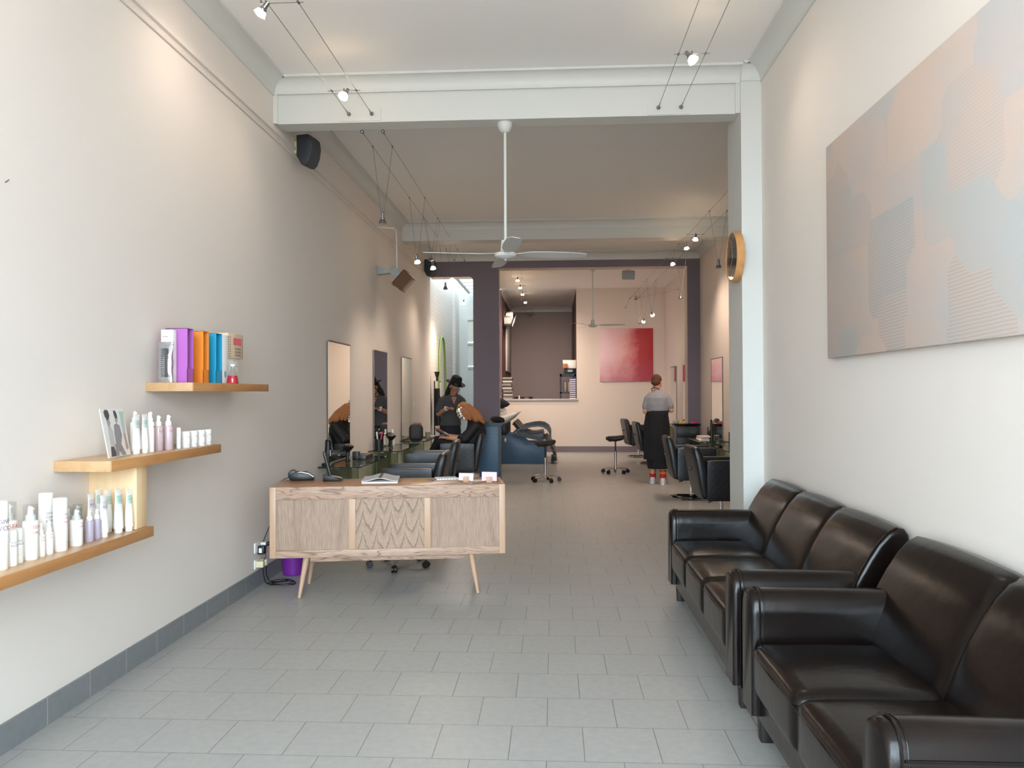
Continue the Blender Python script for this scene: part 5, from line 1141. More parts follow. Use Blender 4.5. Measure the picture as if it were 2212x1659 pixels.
t = thing('shelf_unit', 'black open shelf unit standing on the right of the stone ledge', 'shelf unit', (.36, 19.75, 1.331)); m = MB()
for x in (-.20, .17): m.span((x, -.14, 0), (x + .045, .14, .62))
m.span((-.20, -.14, .56), (.215, .14, .64)).span((-.20, -.14, .13), (.215, .14, .17)); m.build('frame', M['black'], t)
for k in range(2):
    t = thing('storage_jar', ('left' if k == 0 else 'right') + ' clear storage jar inside the black shelf unit', 'jar', (.30 + k * .11, 19.75, 1.502), 0, None); MB().lathe([(0, 0), (.05, 0), (.055, .02), (.055, .2), (.03, .26), (0, .26)], 18).build('jar_body', pm('smoky jar', (140, 132, 128), .2), t); MB().cyl((0, 0, .26), (0, 0, .30), .03, seg=12).build('lid', M['steel'], t)
t = thing('appliance', 'black appliance on top of the black shelf unit', 'appliance', (.42, 19.75, 1.972)); MB().span((-.15, -.14, 0), (.15, .14, .13), .01).build('body', M['black'], t); MB().span((-.06, -.15, .04), (.06, -.14, .09)).build('panel', M['blackgloss'], t)
t = thing('storage_box', 'white box on the black appliance above the ledge', 'box', (.42, 19.75, 2.103)); MB().span((-.18, -.13, 0), (.15, .13, .19), .004).build('box', M['whiteplastic'], t); MB().span((-.185, -.135, .19), (.155, .135, .21), .004).build('lid', M['whiteplastic'], t)
t = thing('carton', 'small orange brown carton in front of the white box above the ledge', 'box', (.30, 19.575, 1.972 + .0)); MB().span((-.06, -.03, .131), (.05, .035, .25), .003).build('box', pm('orange brown card', (168, 104, 60), .6), t)
tool('dark tint bowl on the ledge, left of the pair near the magazines', (-.94, 19.32, 1.331), 'bowl', pm('brown bowl', (62, 46, 42), .4)); tool('dark tint bowl on the ledge, right of the pair near the magazines', (-.78, 19.34, 1.331), 'bowl', pm('brown bowl two', (62, 46, 42), .4))
t = thing('product_bottle', 'slim white tube standing between the dark bowls on the ledge', 'bottle', (-.862, 19.28, 1.331)); MB().cyl((0, 0, 0), (0, 0, .09), .014, seg=12).build('body', M['bottle'], t); MB().cyl((0, 0, .09), (0, 0, .115), .009, seg=10).build('cap', M['black'], t)
tool('single dark bowl in the middle of the stone ledge', (-.575, 19.33, 1.331), 'bowl', M['blackgloss'], rad(170))
o = MB().prism([(-1.299, 20.9, 2.08), (-1.299, 22.9, 2.08), (-1.299, 22.9, 3.55), (-1.299, 22.0, 3.75), (-1.299, 20.9, 3.35)], (.03, 0, 0), .004).build('wall_panel', pm('grey white panel', (196, 194, 194), .5)); tag(o, 'tall pale panel with pointed top on the dark kitchen side wall', 'panel')
t = thing('wall_shelf', 'sloping high kitchen board with white boxes at the left edge of the opening', 'shelf', (-1.3, 20.6, 3.45), rot=(.235, 0, 0)); MB().span((0.001, -1.0, -.03), (.25, 1.0, 0), .003).build('board', M['black'], t); MB().span((.25, -1.0, -.04), (.265, 1.0, .01), .002).build('front_strip', M['whiteplastic'], t)
for k in range(2):
    o = MB().span((-.09, -.2, 0), (.09, .2, .16), .01).build('storage_box', M['whiteplastic'], loc=(-1.18, 20.0 + k * .75, 3.45 + (-.6 + k * .75) * .2395 + .004)); o.rotation_euler = (.235, 0, 0); tag(o, ('nearer' if k == 0 else 'farther') + ' white box on the high kitchen shelf', 'box')
o = MB().span((.50, 21.2, 2.35), (.576, 21.26, 3.35), .01).build('hanging_coat', pm('dark coat', (44, 36, 40), .8)); tag(o, 'dark garment hanging on the right kitchen wall', 'coat')
# ------------------------------------------------------------------ people
def blob(name, mb, voxel, smooth_n, mat, parent):
    """fuse closed pieces into one continuous surface"""
    me = bpy.data.meshes.new('tmpblob'); mb.bm.to_mesh(me); mb.bm.free()
    o = bpy.data.objects.new('tmpblob', me); COL.objects.link(o)
    r = o.modifiers.new('r', 'REMESH'); r.mode = 'VOXEL'; r.voxel_size = voxel; r.adaptivity = 0
    s = o.modifiers.new('s', 'SMOOTH'); s.factor = .5; s.iterations = smooth_n
    dg = bpy.context.evaluated_depsgraph_get(); res = bpy.data.meshes.new_from_object(o.evaluated_get(dg))
    bpy.data.objects.remove(o); bpy.data.meshes.remove(me)
    res.name = name; res.materials.clear()
    for m_ in (mat if isinstance(mat, (list, tuple)) else [mat]): res.materials.append(m_)
    res.polygons.foreach_set('use_smooth', [True] * len(res.polygons))
    return link(name, res, parent)
def cap(m, p0, r0, p1, r1, seg=14):
    m.cyl(p0, p1, r0, r1, seg).ball(p0, r0, seg, 8).ball(p1, r1, seg, 8); return m
def chain(m, pts):
    for a, b in zip(pts, pts[1:]): cap(m, a[0], a[1], b[0], b[1])
def hand(m, wrist, fwd, back, side, curl=.6, s=1.0):
    """wrist point, direction of the fingers, direction of the back of the hand, side=+1 thumb on the `thumb` axis"""
    f = Vector(fwd).normalized(); b = Vector(back); b = (b - f * b.dot(f)).normalized(); t = f.cross(b) * side
    w = Vector(wrist)
    m.ell([(w - f * .01, t * .024 * s, b * .016 * s), (w + f * .03 * s, t * .034 * s, b * .015 * s), (w + f * .07 * s, t * .040 * s, b * .013 * s), (w + f * .085 * s, t * .038 * s, b * .010 * s)], 14)
    L = (.066, .076, .071, .056)
    for k in range(4):
        o = (1.5 - k) * .0195 * s; p = w + f * .078 * s + t * o; c = curl * (1 + .08 * k); d = f.copy(); r = .0082 * s
        for j, fr in enumerate((.45, .32, .23)):
            ang = c * (.5 + .35 * j); d = (d * math.cos(ang) - b * math.sin(ang)).normalized(); q = p + d * L[k] * fr * s; cap(m, p, r, q, r * .92, 8); p, r = q, r * .92
    p = w + f * .022 * s + t * .030 * s; d = (f * .62 + t * .72 - b * .25).normalized(); q = p + d * .040 * s; cap(m, p, .0105 * s, q, .0095 * s, 8); d2 = (f * .9 + t * .1 - b * .35).normalized(); cap(m, q, .0095 * s, q + d2 * .03 * s, .0082 * s, 8)
def headpieces(m, c, M3, s=1.0):
    """skull, jaw, nose, ears, brow and lips; the face looks along local +y"""
    def P(x, y, z): return Vector(c) + M3 @ Vector((x, y, z)) * s
    e = M3.to_euler()
    m.ball(P(0, -.012, .035), (.076 * s, .097 * s, .088 * s), 22, 14, rot=e)
    m.ball(P(0, .018, -.045), (.060 * s, .070 * s, .072 * s), 20, 12, rot=e)
    m.ball(P(0, .062, -.098), (.026 * s, .022 * s, .018 * s), 12, 8, rot=e)
    cap(m, P(0, .088, .012), .008 * s, P(0, .106, -.030), .0125 * s, 10); m.ball(P(-.012, .094, -.034), .008 * s, 8, 6); m.ball(P(.012, .094, -.034), .008 * s, 8, 6)
    for k in (-1, 1):
        m.ball(P(k * .077, -.008, -.005), (.009 * s, .020 * s, .031 * s), 12, 8, rot=e)
        cap(m, P(k * .014, .083, .024), .009 * s, P(k * .048, .068, .026), .008 * s, 8)
        m.ball(P(k * .038, .062, -.03), (.022 * s, .02 * s, .022 * s), 10, 8)
    m.ell([(P(-.026, .073, -.066), M3 @ Vector((0, .002, 0)), M3 @ Vector((0, 0, .003))), (P(0, .088, -.064), M3 @ Vector((0, .008, 0)), M3 @ Vector((0, 0, .009))), (P(.026, .073, -.066), M3 @ Vector((0, .002, 0)), M3 @ Vector((0, 0, .003)))], 10)
    return P
def face_bits(P, body, iris=(40, 28, 22)):
    w, k = pm('eye white', (230, 226, 220), .3), pm('iris', iris, .2)
    for s in (-1, 1):
        e = MB().ball(P(s * .031, .074, .006), .0115, 12, 8).build('eye', w, body); MB().ball(P(s * .031, .0825, .005), .0052, 10, 6).build('iris', k, e)
    MB().tube([P(-.022, .089, -.066), P(0, .099, -.064), P(.022, .089, -.066)], [.003, .0055, .003], 6).build('lips', pm('lips', (150, 88, 78), .5), body)
def ering(c, hw, hd, yaw=0.0, tilt=0.0):
    Mx = Euler((tilt, 0, yaw)).to_matrix(); return (Vector(c), Mx @ Vector((hw, 0, 0)), Mx @ Vector((0, hd, 0)))
def skirt(rings, folds, amp, n=72, ph=0.0):
    out = []
    for i, (c, a, b) in enumerate(rings):
        u = i / (len(rings) - 1); q = []
        for k in range(n):
            th = 2 * PI * k / n; s = 1 + amp * u * math.sin(folds * th + ph + .6 * math.sin(2 * th)); q.append(Vector(c) + a * math.cos(th) * s + b * math.sin(th) * s)
        out.append(q)
    return out
# --- standing stylist seen from behind ------------------------------------------------
skinA = pm('fair skin', (206, 150, 122), .5, var=(30, .05)); skinB = pm('tan tattooed skin', (184, 128, 100), .5, var=(26, .18)); skinC = pm('light warm skin', (208, 154, 128), .5)
T = thing('person', 'person standing with back turned in grey shirt, long black apron skirt and red socks', 'person', (1.69, 12.67, 0), rad(-10))
HM = Euler((rad(-20), 0, rad(-14))).to_matrix(); hc = (-.012, .045, 1.648)
m = MB(); P = headpieces(m, hc, HM, 1.06)
chain(m, [((0, -.005, 1.47), .062), ((-.008, .015, 1.57), .056), ((-.012, .03, 1.63), .052)])
m.ell([ering((0, 0, .84), .155, .11), ering((0, 0, .95), .165, .115), ering((0, 0, 1.1), .14, .10), ering((0, -.01, 1.28), .165, .11), ering((0, -.015, 1.40), .165, .095), ering((0, -.005, 1.47), .10, .07)], 24)
chain(m, [((-.15, -.01, 1.40), .050), ((-.198, -.03, 1.175), .039), ((-.09, .20, 1.13), .029)]); hand(m, (-.085, .215, 1.13), (.6, .8, .1), (-.2, .2, 1), 1, .5)
chain(m, [((.15, -.01, 1.40), .050), ((.222, -.01, 1.195), .039), ((.15, .23, 1.20), .029)]); hand(m, (.145, .245, 1.20), (-.4, .9, .05), (.2, .2, 1), -1, .5)
for s in (-1, 1):
    x = s * .085; y = .06 if s < 0 else -.06
    chain(m, [((s * .085, 0, .88), .085), ((x, y * .7, .48), .056), ((x, y - .02, .10), .040)]); m.ell([((x, y - .05, .055), (.035, 0, 0), (0, .02, .03)), ((x, y + .03, .05), (.042, 0, 0), (0, .01, .035)), ((x, y + .14, .035), (.042, 0, 0), (0, .005, .02)), ((x, y + .17, .03), (.025, 0, 0), (0, .003, .012))], 14)
body = blob('body', m, .0045, 3, skinA, T); face_bits(P, body)
m = MB(); e = HM.to_euler(); hcV = Vector(hc)
m.ball(P(0, -.018, .040), (.0835, .102, .093), 24, 16, rot=e); m.ball(P(0, -.055, -.010), (.073, .060, .066), 20, 12, rot=e)
hr = blob('hair', m, .006, 2, pm('cropped brown hair', (92, 58, 38), .85, bump=(160, .8, .003)), T)
sh = pm('grey marl shirt', (150, 148, 152), .85, bump=(9, .5, .02))
m = MB().ell([ering((-.005, 0, 1.175), .175, .135), ering((-.005, 0, 1.21), .185, .145), ering((-.005, -.012, 1.30), .188, .14), ering((0, -.02, 1.40), .186, .122), ering((0, -.016, 1.45), .155, .10), ering((0, -.008, 1.50), .095, .078), ering((0, .0, 1.53), .064, .064)], 30)
chain(m, [((-.10, -.012, 1.425), .07), ((-.155, -.014, 1.385), .062), ((-.19, -.024, 1.25), .057)]); chain(m, [((.10, -.012, 1.425), .07), ((.155, -.014, 1.385), .062), ((.208, -.012, 1.265), .058)])
s_ = blob('shirt', m, .008, 4, sh, T)
MB().tube([P(.055, -.05, -.115), P(0, -.078, -.105), P(-.055, -.05, -.115), P(-.06, .02, -.15), P(.06, .02, -.15)], .008, 8, closed=True).build('neck_loop', pm('dark red strap', (120, 34, 30), .6), T)
cl = pm('black apron cloth', (13, 13, 16), .85, bump=(8, .5, .02))
R1 = skirt([ering((0, 0, 1.215), .165, .135), ering((0, 0, 1.12), .172, .142), ering((0, 0, .95), .195, .165), ering((0, 0, .70), .20, .165), ering((.005, 0, .45), .195, .16), ering((.02, .0, .25), .18, .15)], 9, .035)
MB().loft(R1).build('apron_skirt', cl, T, smooth=60)
R2 = skirt([ering((-.02, -.012, 1.13), .172, .142), ering((-.03, -.012, .95), .195, .165), ering((-.03, -.01, .70), .20, .165), ering((-.035, -.005, .40), .195, .155)], 7, .04, ph=1.2); MB().loft(R2, caps=False).build('apron_wrap', cl, T, smooth=60)
MB().ell([ering((0, 0, 1.13), .178, .148), ering((0, 0, 1.19), .172, .143)], 40).build('waistband', pm('black cotton band', (20, 20, 22), .8), T)
MB().tube([(-.09, -.155, 1.14), (-.092, -.17, 1.0), (-.085, -.18, .78), (-.09, -.178, .62)], .009, 6).tube([(-.09, -.155, 1.14), (-.075, -.17, 1.0), (-.07, -.18, .85)], .009, 6).build('apron_ties', pm('black tie', (22, 22, 24), .8), T)
for s in (-1, 1):
    x = s * .085; y = .06 if s < 0 else -.06
    sk = MB().cyl((x, y - .02, .075), (x, y, .225), .050, .054, 20).build('sock', pm('red sock', (176, 26, 34), .8), T)
    m = MB()
    for z in (.165, .188): m.cyl((x, y - .004 + (z - .2) * .13, z), (x, y - .004 + (z - .19) * .13, z + .009), .0545, .055, 20)
    m.build('yellow_stripe', pm('yellow stripe', (232, 176, 70), .8), sk)
    m = MB().ell([((x, y - .085, .005), (.030, 0, 0), (0, .01, 0)), ((x, y + .05, .005), (.047, 0, 0), (0, .14, 0)), ((x, y + .05, .03), (.049, 0, 0), (0, .142, 0)), ((x, y + .04, .055), (.046, 0, 0), (0, .125, 0)), ((x, y + .0, .08), (.046, 0, 0), (0, .085, 0)), ((x, y - .02, .105), (.048, 0, 0), (0, .06, 0))], 22); shoe = m.build('shoe', pm('white sneaker', (224, 222, 218), .5), T)
    MB().ell([((x, y + .045, .0), (.050, 0, 0), (0, .145, 0)), ((x, y + .045, .022), (.051, 0, 0), (0, .147, 0))], 22).build('sole', pm('white sole', (236, 236, 234), .5), shoe)
    if s > 0: MB().tube([(x - .03, y - .04, .20), (x - .01, y - .055, .23), (x + .02, y - .05, .21)], .006, 5).build('leg_tattoo', pm('grey ink', (110, 96, 96), .7), T)
# --- stylist in a black hat --------------------------------------------------------------
B = thing('person', 'stylist with black brimmed hat, glasses and dark grey tee working on the client hair', 'person', (-1.70, 12.72, 0), rad(-158))
HM = Euler((rad(-32), rad(-6), rad(8))).to_matrix(); hc = (0, .23, 1.585)
m = MB(); P = headpieces(m, hc, HM, .98)
chain(m, [((0, .09, 1.43), .064), ((0, .15, 1.50), .056), ((0, .20, 1.56), .052)])
m.ell([ering((0, -.06, .84), .16, .115), ering((0, -.06, .95), .165, .12), ering((0, -.03, 1.08), .145, .105), ering((0, .03, 1.25), .17, .115), ering((0, .07, 1.35), .16, .10), ering((0, .09, 1.44), .08, .07)], 24)
chain(m, [((.155, .06, 1.355), .050), ((.218, .01, 1.15), .042), ((.135, .225, 1.235), .031)]); hand(m, (.128, .24, 1.24), (-.45, .85, .12), (.3, .1, 1), -1, .55)
chain(m, [((-.155, .07, 1.35), .050), ((-.222, .14, 1.15), .042), ((-.085, .345, 1.235), .031)]); hand(m, (-.078, .355, 1.237), (.35, .9, .05), (-.3, .1, 1), 1, .55)
for s in (-1, 1):
    chain(m, [((s * .085, -.06, .9), .088), ((s * .09, -.02, .48), .058), ((s * .095, -.05, .09), .042)]); m.ell([((s * .095, -.09, .05), (.035, 0, 0), (0, .02, .03)), ((s * .095, .0, .045), (.042, 0, 0), (0, .01, .035)), ((s * .095, .13, .03), (.035, 0, 0), (0, .005, .015))], 14)
body = blob('body', m, .0045, 3, skinB, B); face_bits(P, body)
blk = pm('black long hair', (14, 11, 11), .6, bump=(120, .6, .004))
m = MB(); m.ball(P(0, -.03, .03), (.080, .095, .088), 20, 12, rot=HM.to_euler()); chain(m, [(P(.03, -.06, .0), .062), (Vector((.075, .115, 1.525)), .050), (Vector((.105, .085, 1.455)), .034), (Vector((.11, .08, 1.42)), .018)]); chain(m, [(P(-.03, -.07, .0), .05), (Vector((-.05, .11, 1.50)), .035)])
blob('hair', m, .006, 2, blk, B)
felt = pm('black felt', (12, 12, 13), .9)
Mh = Matrix.Translation(P(0, -.015, .062)) @ (HM @ Euler((rad(14), rad(-4), 0)).to_matrix()).to_4x4()
hat = MB().ell([(Vector((0, 0, -.012)), V(.096, 0, 0), V(0, .116, 0)), (Vector((0, 0, .05)), V(.092, 0, 0), V(0, .110, 0)), (Vector((0, .0, .095)), V(.084, 0, 0), V(0, .103, 0)), (Vector((0, .004, .122)), V(.072, 0, 0), V(0, .094, 0)), (Vector((0, .006, .130)), V(.056, 0, 0), V(0, .078, 0)), (Vector((0, 0, .112)), V(.022, 0, 0), V(0, .055, 0))], 32).xf(Mh).build('hat', felt, B, smooth=60)
rg = []
for r, z in ((1.0, 0), (1.3, -.004), (1.6, 0), (1.72, .008), (1.72, .013), (1.6, .005), (1.3, .002), (1.0, .006)): rg.append([(.094 * r * math.cos(a) , .114 * (.15 + .85 * r) * math.sin(a), z - .008 + .016 * (r - 1) * math.cos(a) ** 2) for a in [2 * PI * k / 40 for k in range(40)]])
MB().loft(rg, caps=False).xf(Mh).build('hat_brim', felt, hat, smooth=60)
MB().ell([(Vector((0, 0, -.004)), V(.0975, 0, 0), V(0, .1175, 0)), (Vector((0, 0, .02)), V(.0965, 0, 0), V(0, .1155, 0))], 32).xf(Mh).build('hat_band', pm('black ribbon', (22, 22, 24), .4), hat)
m = MB()
for s in (-1, 1): m.tube([P(s * .034 + .027 * math.cos(a), .096, .004 + .021 * math.sin(a)) for a in [2 * PI * k / 16 for k in range(16)]], .0028, 6, closed=True); m.tube([P(s * .061, .094, .01), P(s * .080, .02, .012)], .0024, 5)
m.tube([P(-.008, .098, .008), P(.008, .098, .008)], .0025, 5); m.build('glasses', M['black'], B)
tee = pm('dark grey tee', (74, 72, 72), .9, bump=(9, .5, .02))
m = MB().ell([ering((0, -.05, .95), .178, .14), ering((0, -.04, 1.02), .172, .135), ering((0, -.02, 1.12), .165, .128), ering((0, .03, 1.25), .185, .132), ering((0, .065, 1.36), .188, .12), ering((0, .08, 1.42), .15, .098), ering((0, .095, 1.462), .09, .076), ering((0, .105, 1.485), .066, .062)], 30)
chain(m, [((.10, .07, 1.40), .07), ((.165, .06, 1.365), .062), ((.215, .032, 1.215), .064)]); chain(m, [((-.10, .075, 1.40), .07), ((-.165, .07, 1.36), .062), ((-.212, .11, 1.215), .064)])
blob('shirt', m, .008, 4, tee, B)
MB().prism([(-.045, .178, 1.425), (.045, .178, 1.425), (.0, .182, 1.31)], (0, .012, 0)).xf(Matrix.Translation((0, -.006, 0))).build('open_neckline', skinB, B)
MB().tube([(-.075, .09, 1.475), (-.05, .17, 1.42), (0, .195, 1.385), (.05, .17, 1.42), (.075, .09, 1.475)], .004, 6).build('necklace', pm('brown beads', (70, 40, 30), .5), B)
w = MB().cyl((.140, .212, 1.228), (.130, .235, 1.240), .034, .034, 20).build('watch', M['whiteplastic'], B); MB().cyl((.155, .22, 1.258), (.158, .222, 1.268), .02, seg=16).build('watch_face', M['whiteplastic'], w)
jn = pm('dark navy trousers', (20, 26, 36), .85)
m = MB().ell([ering((0, -.06, .80), .172, .13), ering((0, -.06, .90), .175, .132), ering((0, -.055, .99), .166, .125)], 26)
for s in (-1, 1): chain(m, [((s * .085, -.06, .86), .096), ((s * .09, -.02, .48), .072), ((s * .095, -.05, .10), .058)])
blob('trousers', m, .009, 3, jn, B)
for s in (-1, 1): MB().ell([((s * .095, -.03, .0), (.048, 0, 0), (0, .14, 0)), ((s * .095, -.03, .03), (.05, 0, 0), (0, .142, 0)), ((s * .095, -.05, .075), (.047, 0, 0), (0, .10, 0)), ((s * .095, -.06, .10), (.046, 0, 0), (0, .07, 0))], 22).build('shoe', M['black'], B)
o = thing('tail_comb', 'dark tail comb held in the fingers of the stylist with the hat', 'comb', (-1.635, 12.29, 1.30), rad(-60)); MB().cyl((-.09, 0, .05), (.06, 0, -.02), .004, .005, 8).build('tail', M['black'], o); MB().box((.10, 0, -.038), (.09, .004, .026), rot=(0, .45, 0)).build('teeth', M['black'], o)
# --- seated client ------------------------------------------------------------------------
Cc = thing('person', 'seated client with ginger hair in silver foils, black cape, reading a magazine', 'person', (-1.385, 11.95, 0), rad(95))
HM = Euler((rad(-24), 0, rad(16))).to_matrix(); hc = (-.01, .03, 1.205)
m = MB(); P = headpieces(m, hc, HM, .94)
chain(m, [((0, -.13, 1.02), .06), ((0, -.07, 1.10), .052), ((0, -.02, 1.17), .05)])
m.ell([ering((0, -.08, .58), .165, .12), ering((0, -.12, .70), .155, .12), ering((0, -.19, .86), .165, .115), ering((0, -.19, .96), .17, .10), ering((0, -.15, 1.03), .10, .075)], 24)
chain(m, [((-.175, -.17, .985), .052), ((-.235, .0, .775), .041), ((-.11, .27, .80), .030)]); hand(m, (-.105, .285, .803), (.35, .95, .15), (-.5, 0, .9), 1, .5)
chain(m, [((.175, -.17, .985), .052), ((.235, .02, .775), .041), ((.10, .27, .82), .030)]); hand(m, (.095, .285, .822), (-.35, .95, .1), (.5, 0, .9), -1, .5)
chain(m, [((-.09, -.06, .61), .085), ((-.02, .40, .755), .060), ((.10, .60, .40), .042)]); m.ell([((.10, .59, .40), (.035, 0, 0), (0, .03, .02)), ((.11, .66, .35), (.042, 0, 0), (0, .02, .03)), ((.12, .75, .33), (.035, 0, 0), (0, .008, .015))], 12)
chain(m, [((.09, -.06, .60), .085), ((.09, .38, .58), .060), ((.08, .42, .22), .042)]); m.ell([((.08, .39, .21), (.035, 0, 0), (0, .02, .03)), ((.08, .47, .205), (.042, 0, 0), (0, .01, .03)), ((.08, .57, .20), (.035, 0, 0), (0, .005, .012))], 12)
body = blob('body', m, .0045, 3, skinC, Cc); face_bits(P, body)
m = MB(); m.ball(P(0, -.03, .045), (.090, .108, .098), 22, 14, rot=HM.to_euler())
m.ball((0, -.10, 1.165), (.105, .115, .10), 20, 12)
for x, sp in ((-.07, -.13), (-.035, -.06), (.0, .0), (.035, .06), (.07, .13)):
    for q in (0, 1): chain(m, [(P(x, -.05 - .04 * q, .05), .055), (Vector((x * 1.25, -.13 - .045 * q, 1.17)), .06), (Vector((sp, -.17 - .075 * q, 1.085)), .048), (Vector((sp * 1.12, -.185 - .105 * q, 1.035)), .022)])
for x, y in ((-.085, .01), (-.095, -.04), (-.10, -.09)): chain(m, [(P(x * .75, y + .02, .04), .045), (Vector((x - .01, y - .02, 1.15)), .036), (Vector((x - .03, y - .05, 1.075)), .018)])
gin = pm('ginger hair', (158, 100, 54), .55, bump=(70, .9, .012), var=(40, .25))
blob('hair', m, .006, 2, gin, Cc)
foil = pm('hair foil', (214, 212, 208), .22, .9, bump=(80, .6, .005)); random.seed(11)
for k in range(30):
    if k < 20: c = P(-.088 - .012 * random.random(), .10 - .030 * (k % 5), .055 - .045 * (k // 5)); e_ = (random.uniform(-.5, .3), random.uniform(.2, .7), random.uniform(-.5, .5)); sz = (.008, .034, .070)
    else:
        q = k - 20; c = P(-.055 + .02 * (q % 3), .03 - .035 * (q // 2), .115 - .012 * (q // 2)); e_ = (random.uniform(-1.2, -.7), random.uniform(-.4, .4), 0); sz = (.03, .03, .008)
    MB().box(c, sz, .002, 1, rot=e_).build('hair_foil', foil, Cc)
cape = pm('black salon cape', (12, 13, 15), .7, bump=(7, .6, .03))
m = MB().ell([ering((0, -.06, .56), .20, .16), ering((0, -.10, .70), .205, .175), ering((0, -.165, .86), .215, .17), ering((0, -.18, .96), .21, .15), ering((0, -.16, 1.03), .165, .12), ering((0, -.13, 1.08), .09, .085)], 30)
chain(m, [((-.175, -.17, .975), .075), ((-.232, .0, .785), .066), ((-.205, .06, .79), .058)]); chain(m, [((.175, -.17, .975), .075), ((.232, .02, .785), .066), ((.20, .08, .79), .058)])
blob('cape', m, .009, 4, cape, Cc)
m = MB(); chain(m, [((-.09, -.04, .62), .098), ((-.02, .40, .755), .075), ((.095, .585, .43), .056)]); chain(m, [((.09, -.04, .60), .096), ((.09, .38, .58), .074), ((.08, .415, .24), .056)])
blob('trousers', m, .009, 3, pm('black trousers', (17, 18, 21), .85), Cc)
MB().cyl((-.128, .225, .797), (-.120, .245, .798), .034, .034, 16).build('bracelet', pm('gold bracelet', (220, 170, 110), .3, .7), Cc)
for q in (((.11, .66, .335), (.045, .10, .04)), ((.08, .47, .195), (.045, .11, .035))): MB().ball(q[0], q[1], 16, 10).build('shoe', M['black'], Cc)
MB().box((.04, .14, .80), (.10, .016, .03), rot=(0, 0, .4)).build('cape_print', M['whiteplastic'], Cc) if False else None
# open magazine held by the client
mg = thing('open_magazine', 'open magazine with an orange and green picture held by the seated client', 'magazine', (-1.735, 11.965, .835), rad(95))
for s, c in ((-1, (64, 62, 64)), (1, (228, 226, 222))):
    rg = []
    for i in range(7):
        u = i / 6; x = s * u * .19; z = .035 * math.sin(u * PI * .8) + .02 * u; rg.append([(x, -.105, z - .05), (x, .105, z + .07), (x, .105, z + .064), (x, -.105, z - .056)])
    pg = MB().loft(rg).build('left_page' if s < 0 else 'right_page', pm('magazine page %d' % c[0], c, .4), mg)
    if s > 0:
        MB().loft([[(x, -.02, .035 * math.sin(x / .19 * PI * .8) + .02 * x / .19 - .0005), (x, .09, .035 * math.sin(x / .19 * PI * .8) + .02 * x / .19 + .0625)] for x in (.05, .09, .13, .17)], caps=False, closed=False).build('orange_picture', pm('orange picture', (190, 92, 60), .4), pg)
        MB().loft([[(x, .055, .035 * math.sin(x / .19 * PI * .8) + .02 * x / .19 + .0435), (x, .10, .035 * math.sin(x / .19 * PI * .8) + .02 * x / .19 + .0693)] for x in (.10, .14, .18)], caps=False, closed=False).build('green_picture', pm('green picture', (66, 120, 66), .4), pg)
# ------------------------------------------------------------------ light
for p, aim in LAMPS:
    L = bpy.data.lights.new('halogen', 'SPOT'); L.energy = 9 if p.y < 6.5 else (72 if p.y < 14.5 else (38 if p.x > 0 else 170)); L.color = (1.0, .79, .63); L.spot_size = rad(132); L.spot_blend = 1.0; L.shadow_soft_size = .16
    o = bpy.data.objects.new('halogen_light', L); COL.objects.link(o); o.location = p; o.rotation_euler = Vector(aim).to_track_quat('-Z', 'Y').to_euler()
W = bpy.data.worlds.new('sky'); SC.world = W; W.use_nodes = True; t = W.node_tree; bg = t.nodes['Background']
tc = t.nodes.new('ShaderNodeTexCoord'); sp = t.nodes.new('ShaderNodeSeparateXYZ'); t.links.new(tc.outputs['Generated'], sp.inputs[0])
mr = t.nodes.new('ShaderNodeMapRange'); mr.inputs[1].default_value = -1; mr.inputs[2].default_value = 1; t.links.new(sp.outputs[2], mr.inputs[0])
cr = t.nodes.new('ShaderNodeValToRGB'); e = cr.color_ramp.elements; e.new(.5); e.new(.6)
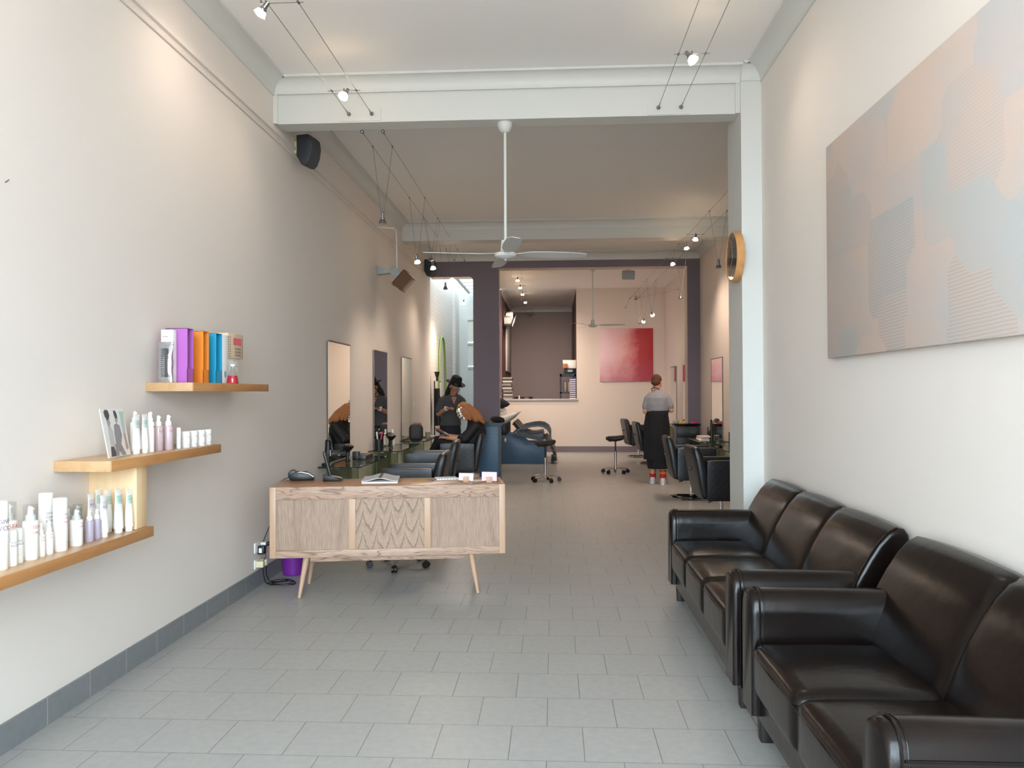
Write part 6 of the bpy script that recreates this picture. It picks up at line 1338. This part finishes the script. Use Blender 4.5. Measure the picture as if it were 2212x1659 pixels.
for k, (p, c) in enumerate(((.485, (.42, .43, .44, 1)), (.51, (1.03, 1.25, 1.42, 1)), (.64, (.95, 1.18, 1.36, 1)), (.9, (.60, .72, .82, 1)))): e[k].position = p; e[k].color = c
t.links.new(mr.outputs[0], cr.inputs[0]); t.links.new(cr.outputs[0], bg.inputs['Color'])
bg.inputs['Strength'].default_value = 14.5
def portal(loc, rot, sx, sy):
    L = bpy.data.lights.new('daylight_portal', 'AREA'); L.shape = 'RECTANGLE'; L.size = sx; L.size_y = sy; L.cycles.is_portal = True
    o = bpy.data.objects.new('daylight_portal', L); COL.objects.link(o); o.location = loc; o.rotation_euler = rot
portal((-.32, YF - .08, 2.05), (PI / 2, 0, 0), 3.96, 4.05)
portal((-1.93, 16.9, 4.3), (0, 0, 0), .84, 4.6)
# ------------------------------------------------------------------ camera
cam = bpy.data.cameras.new('camera'); cam.sensor_fit = 'HORIZONTAL'; cam.sensor_width = 36; cam.lens = 36 * 1662.8 / 2212; cam.clip_start = .02
yaw, pit, rol = .05397, .010662, -.00393
f = Vector((-math.sin(yaw) * math.cos(pit), math.cos(yaw) * math.cos(pit), math.sin(pit))); r = Vector((math.cos(yaw), math.sin(yaw), 0)); u = r.cross(f)
r2 = r * math.cos(rol) + u * math.sin(rol); u2 = u * math.cos(rol) - r * math.sin(rol)
co = bpy.data.objects.new('camera', cam); COL.objects.link(co)
co.matrix_world = Matrix(((r2.x, u2.x, -f.x, 0), (r2.y, u2.y, -f.y, 0), (r2.z, u2.z, -f.z, 1.5), (0, 0, 0, 1)))
SC.camera = co
vs = SC.view_settings; SC.display_settings.display_device = 'sRGB'; vs.view_transform = 'Standard'; vs.look = 'None'; vs.gamma = 1; vs.use_curve_mapping = False; vs.exposure = 0.08
cy = SC.cycles; cy.use_denoising = True; cy.max_bounces = 10; cy.diffuse_bounces = 6; cy.glossy_bounces = 5; cy.transmission_bounces = 6; cy.transparent_max_bounces = 16; cy.caustics_reflective = False; cy.caustics_refractive = False; cy.sample_clamp_indirect = 6; cy.use_adaptive_sampling = True; cy.adaptive_threshold = .02
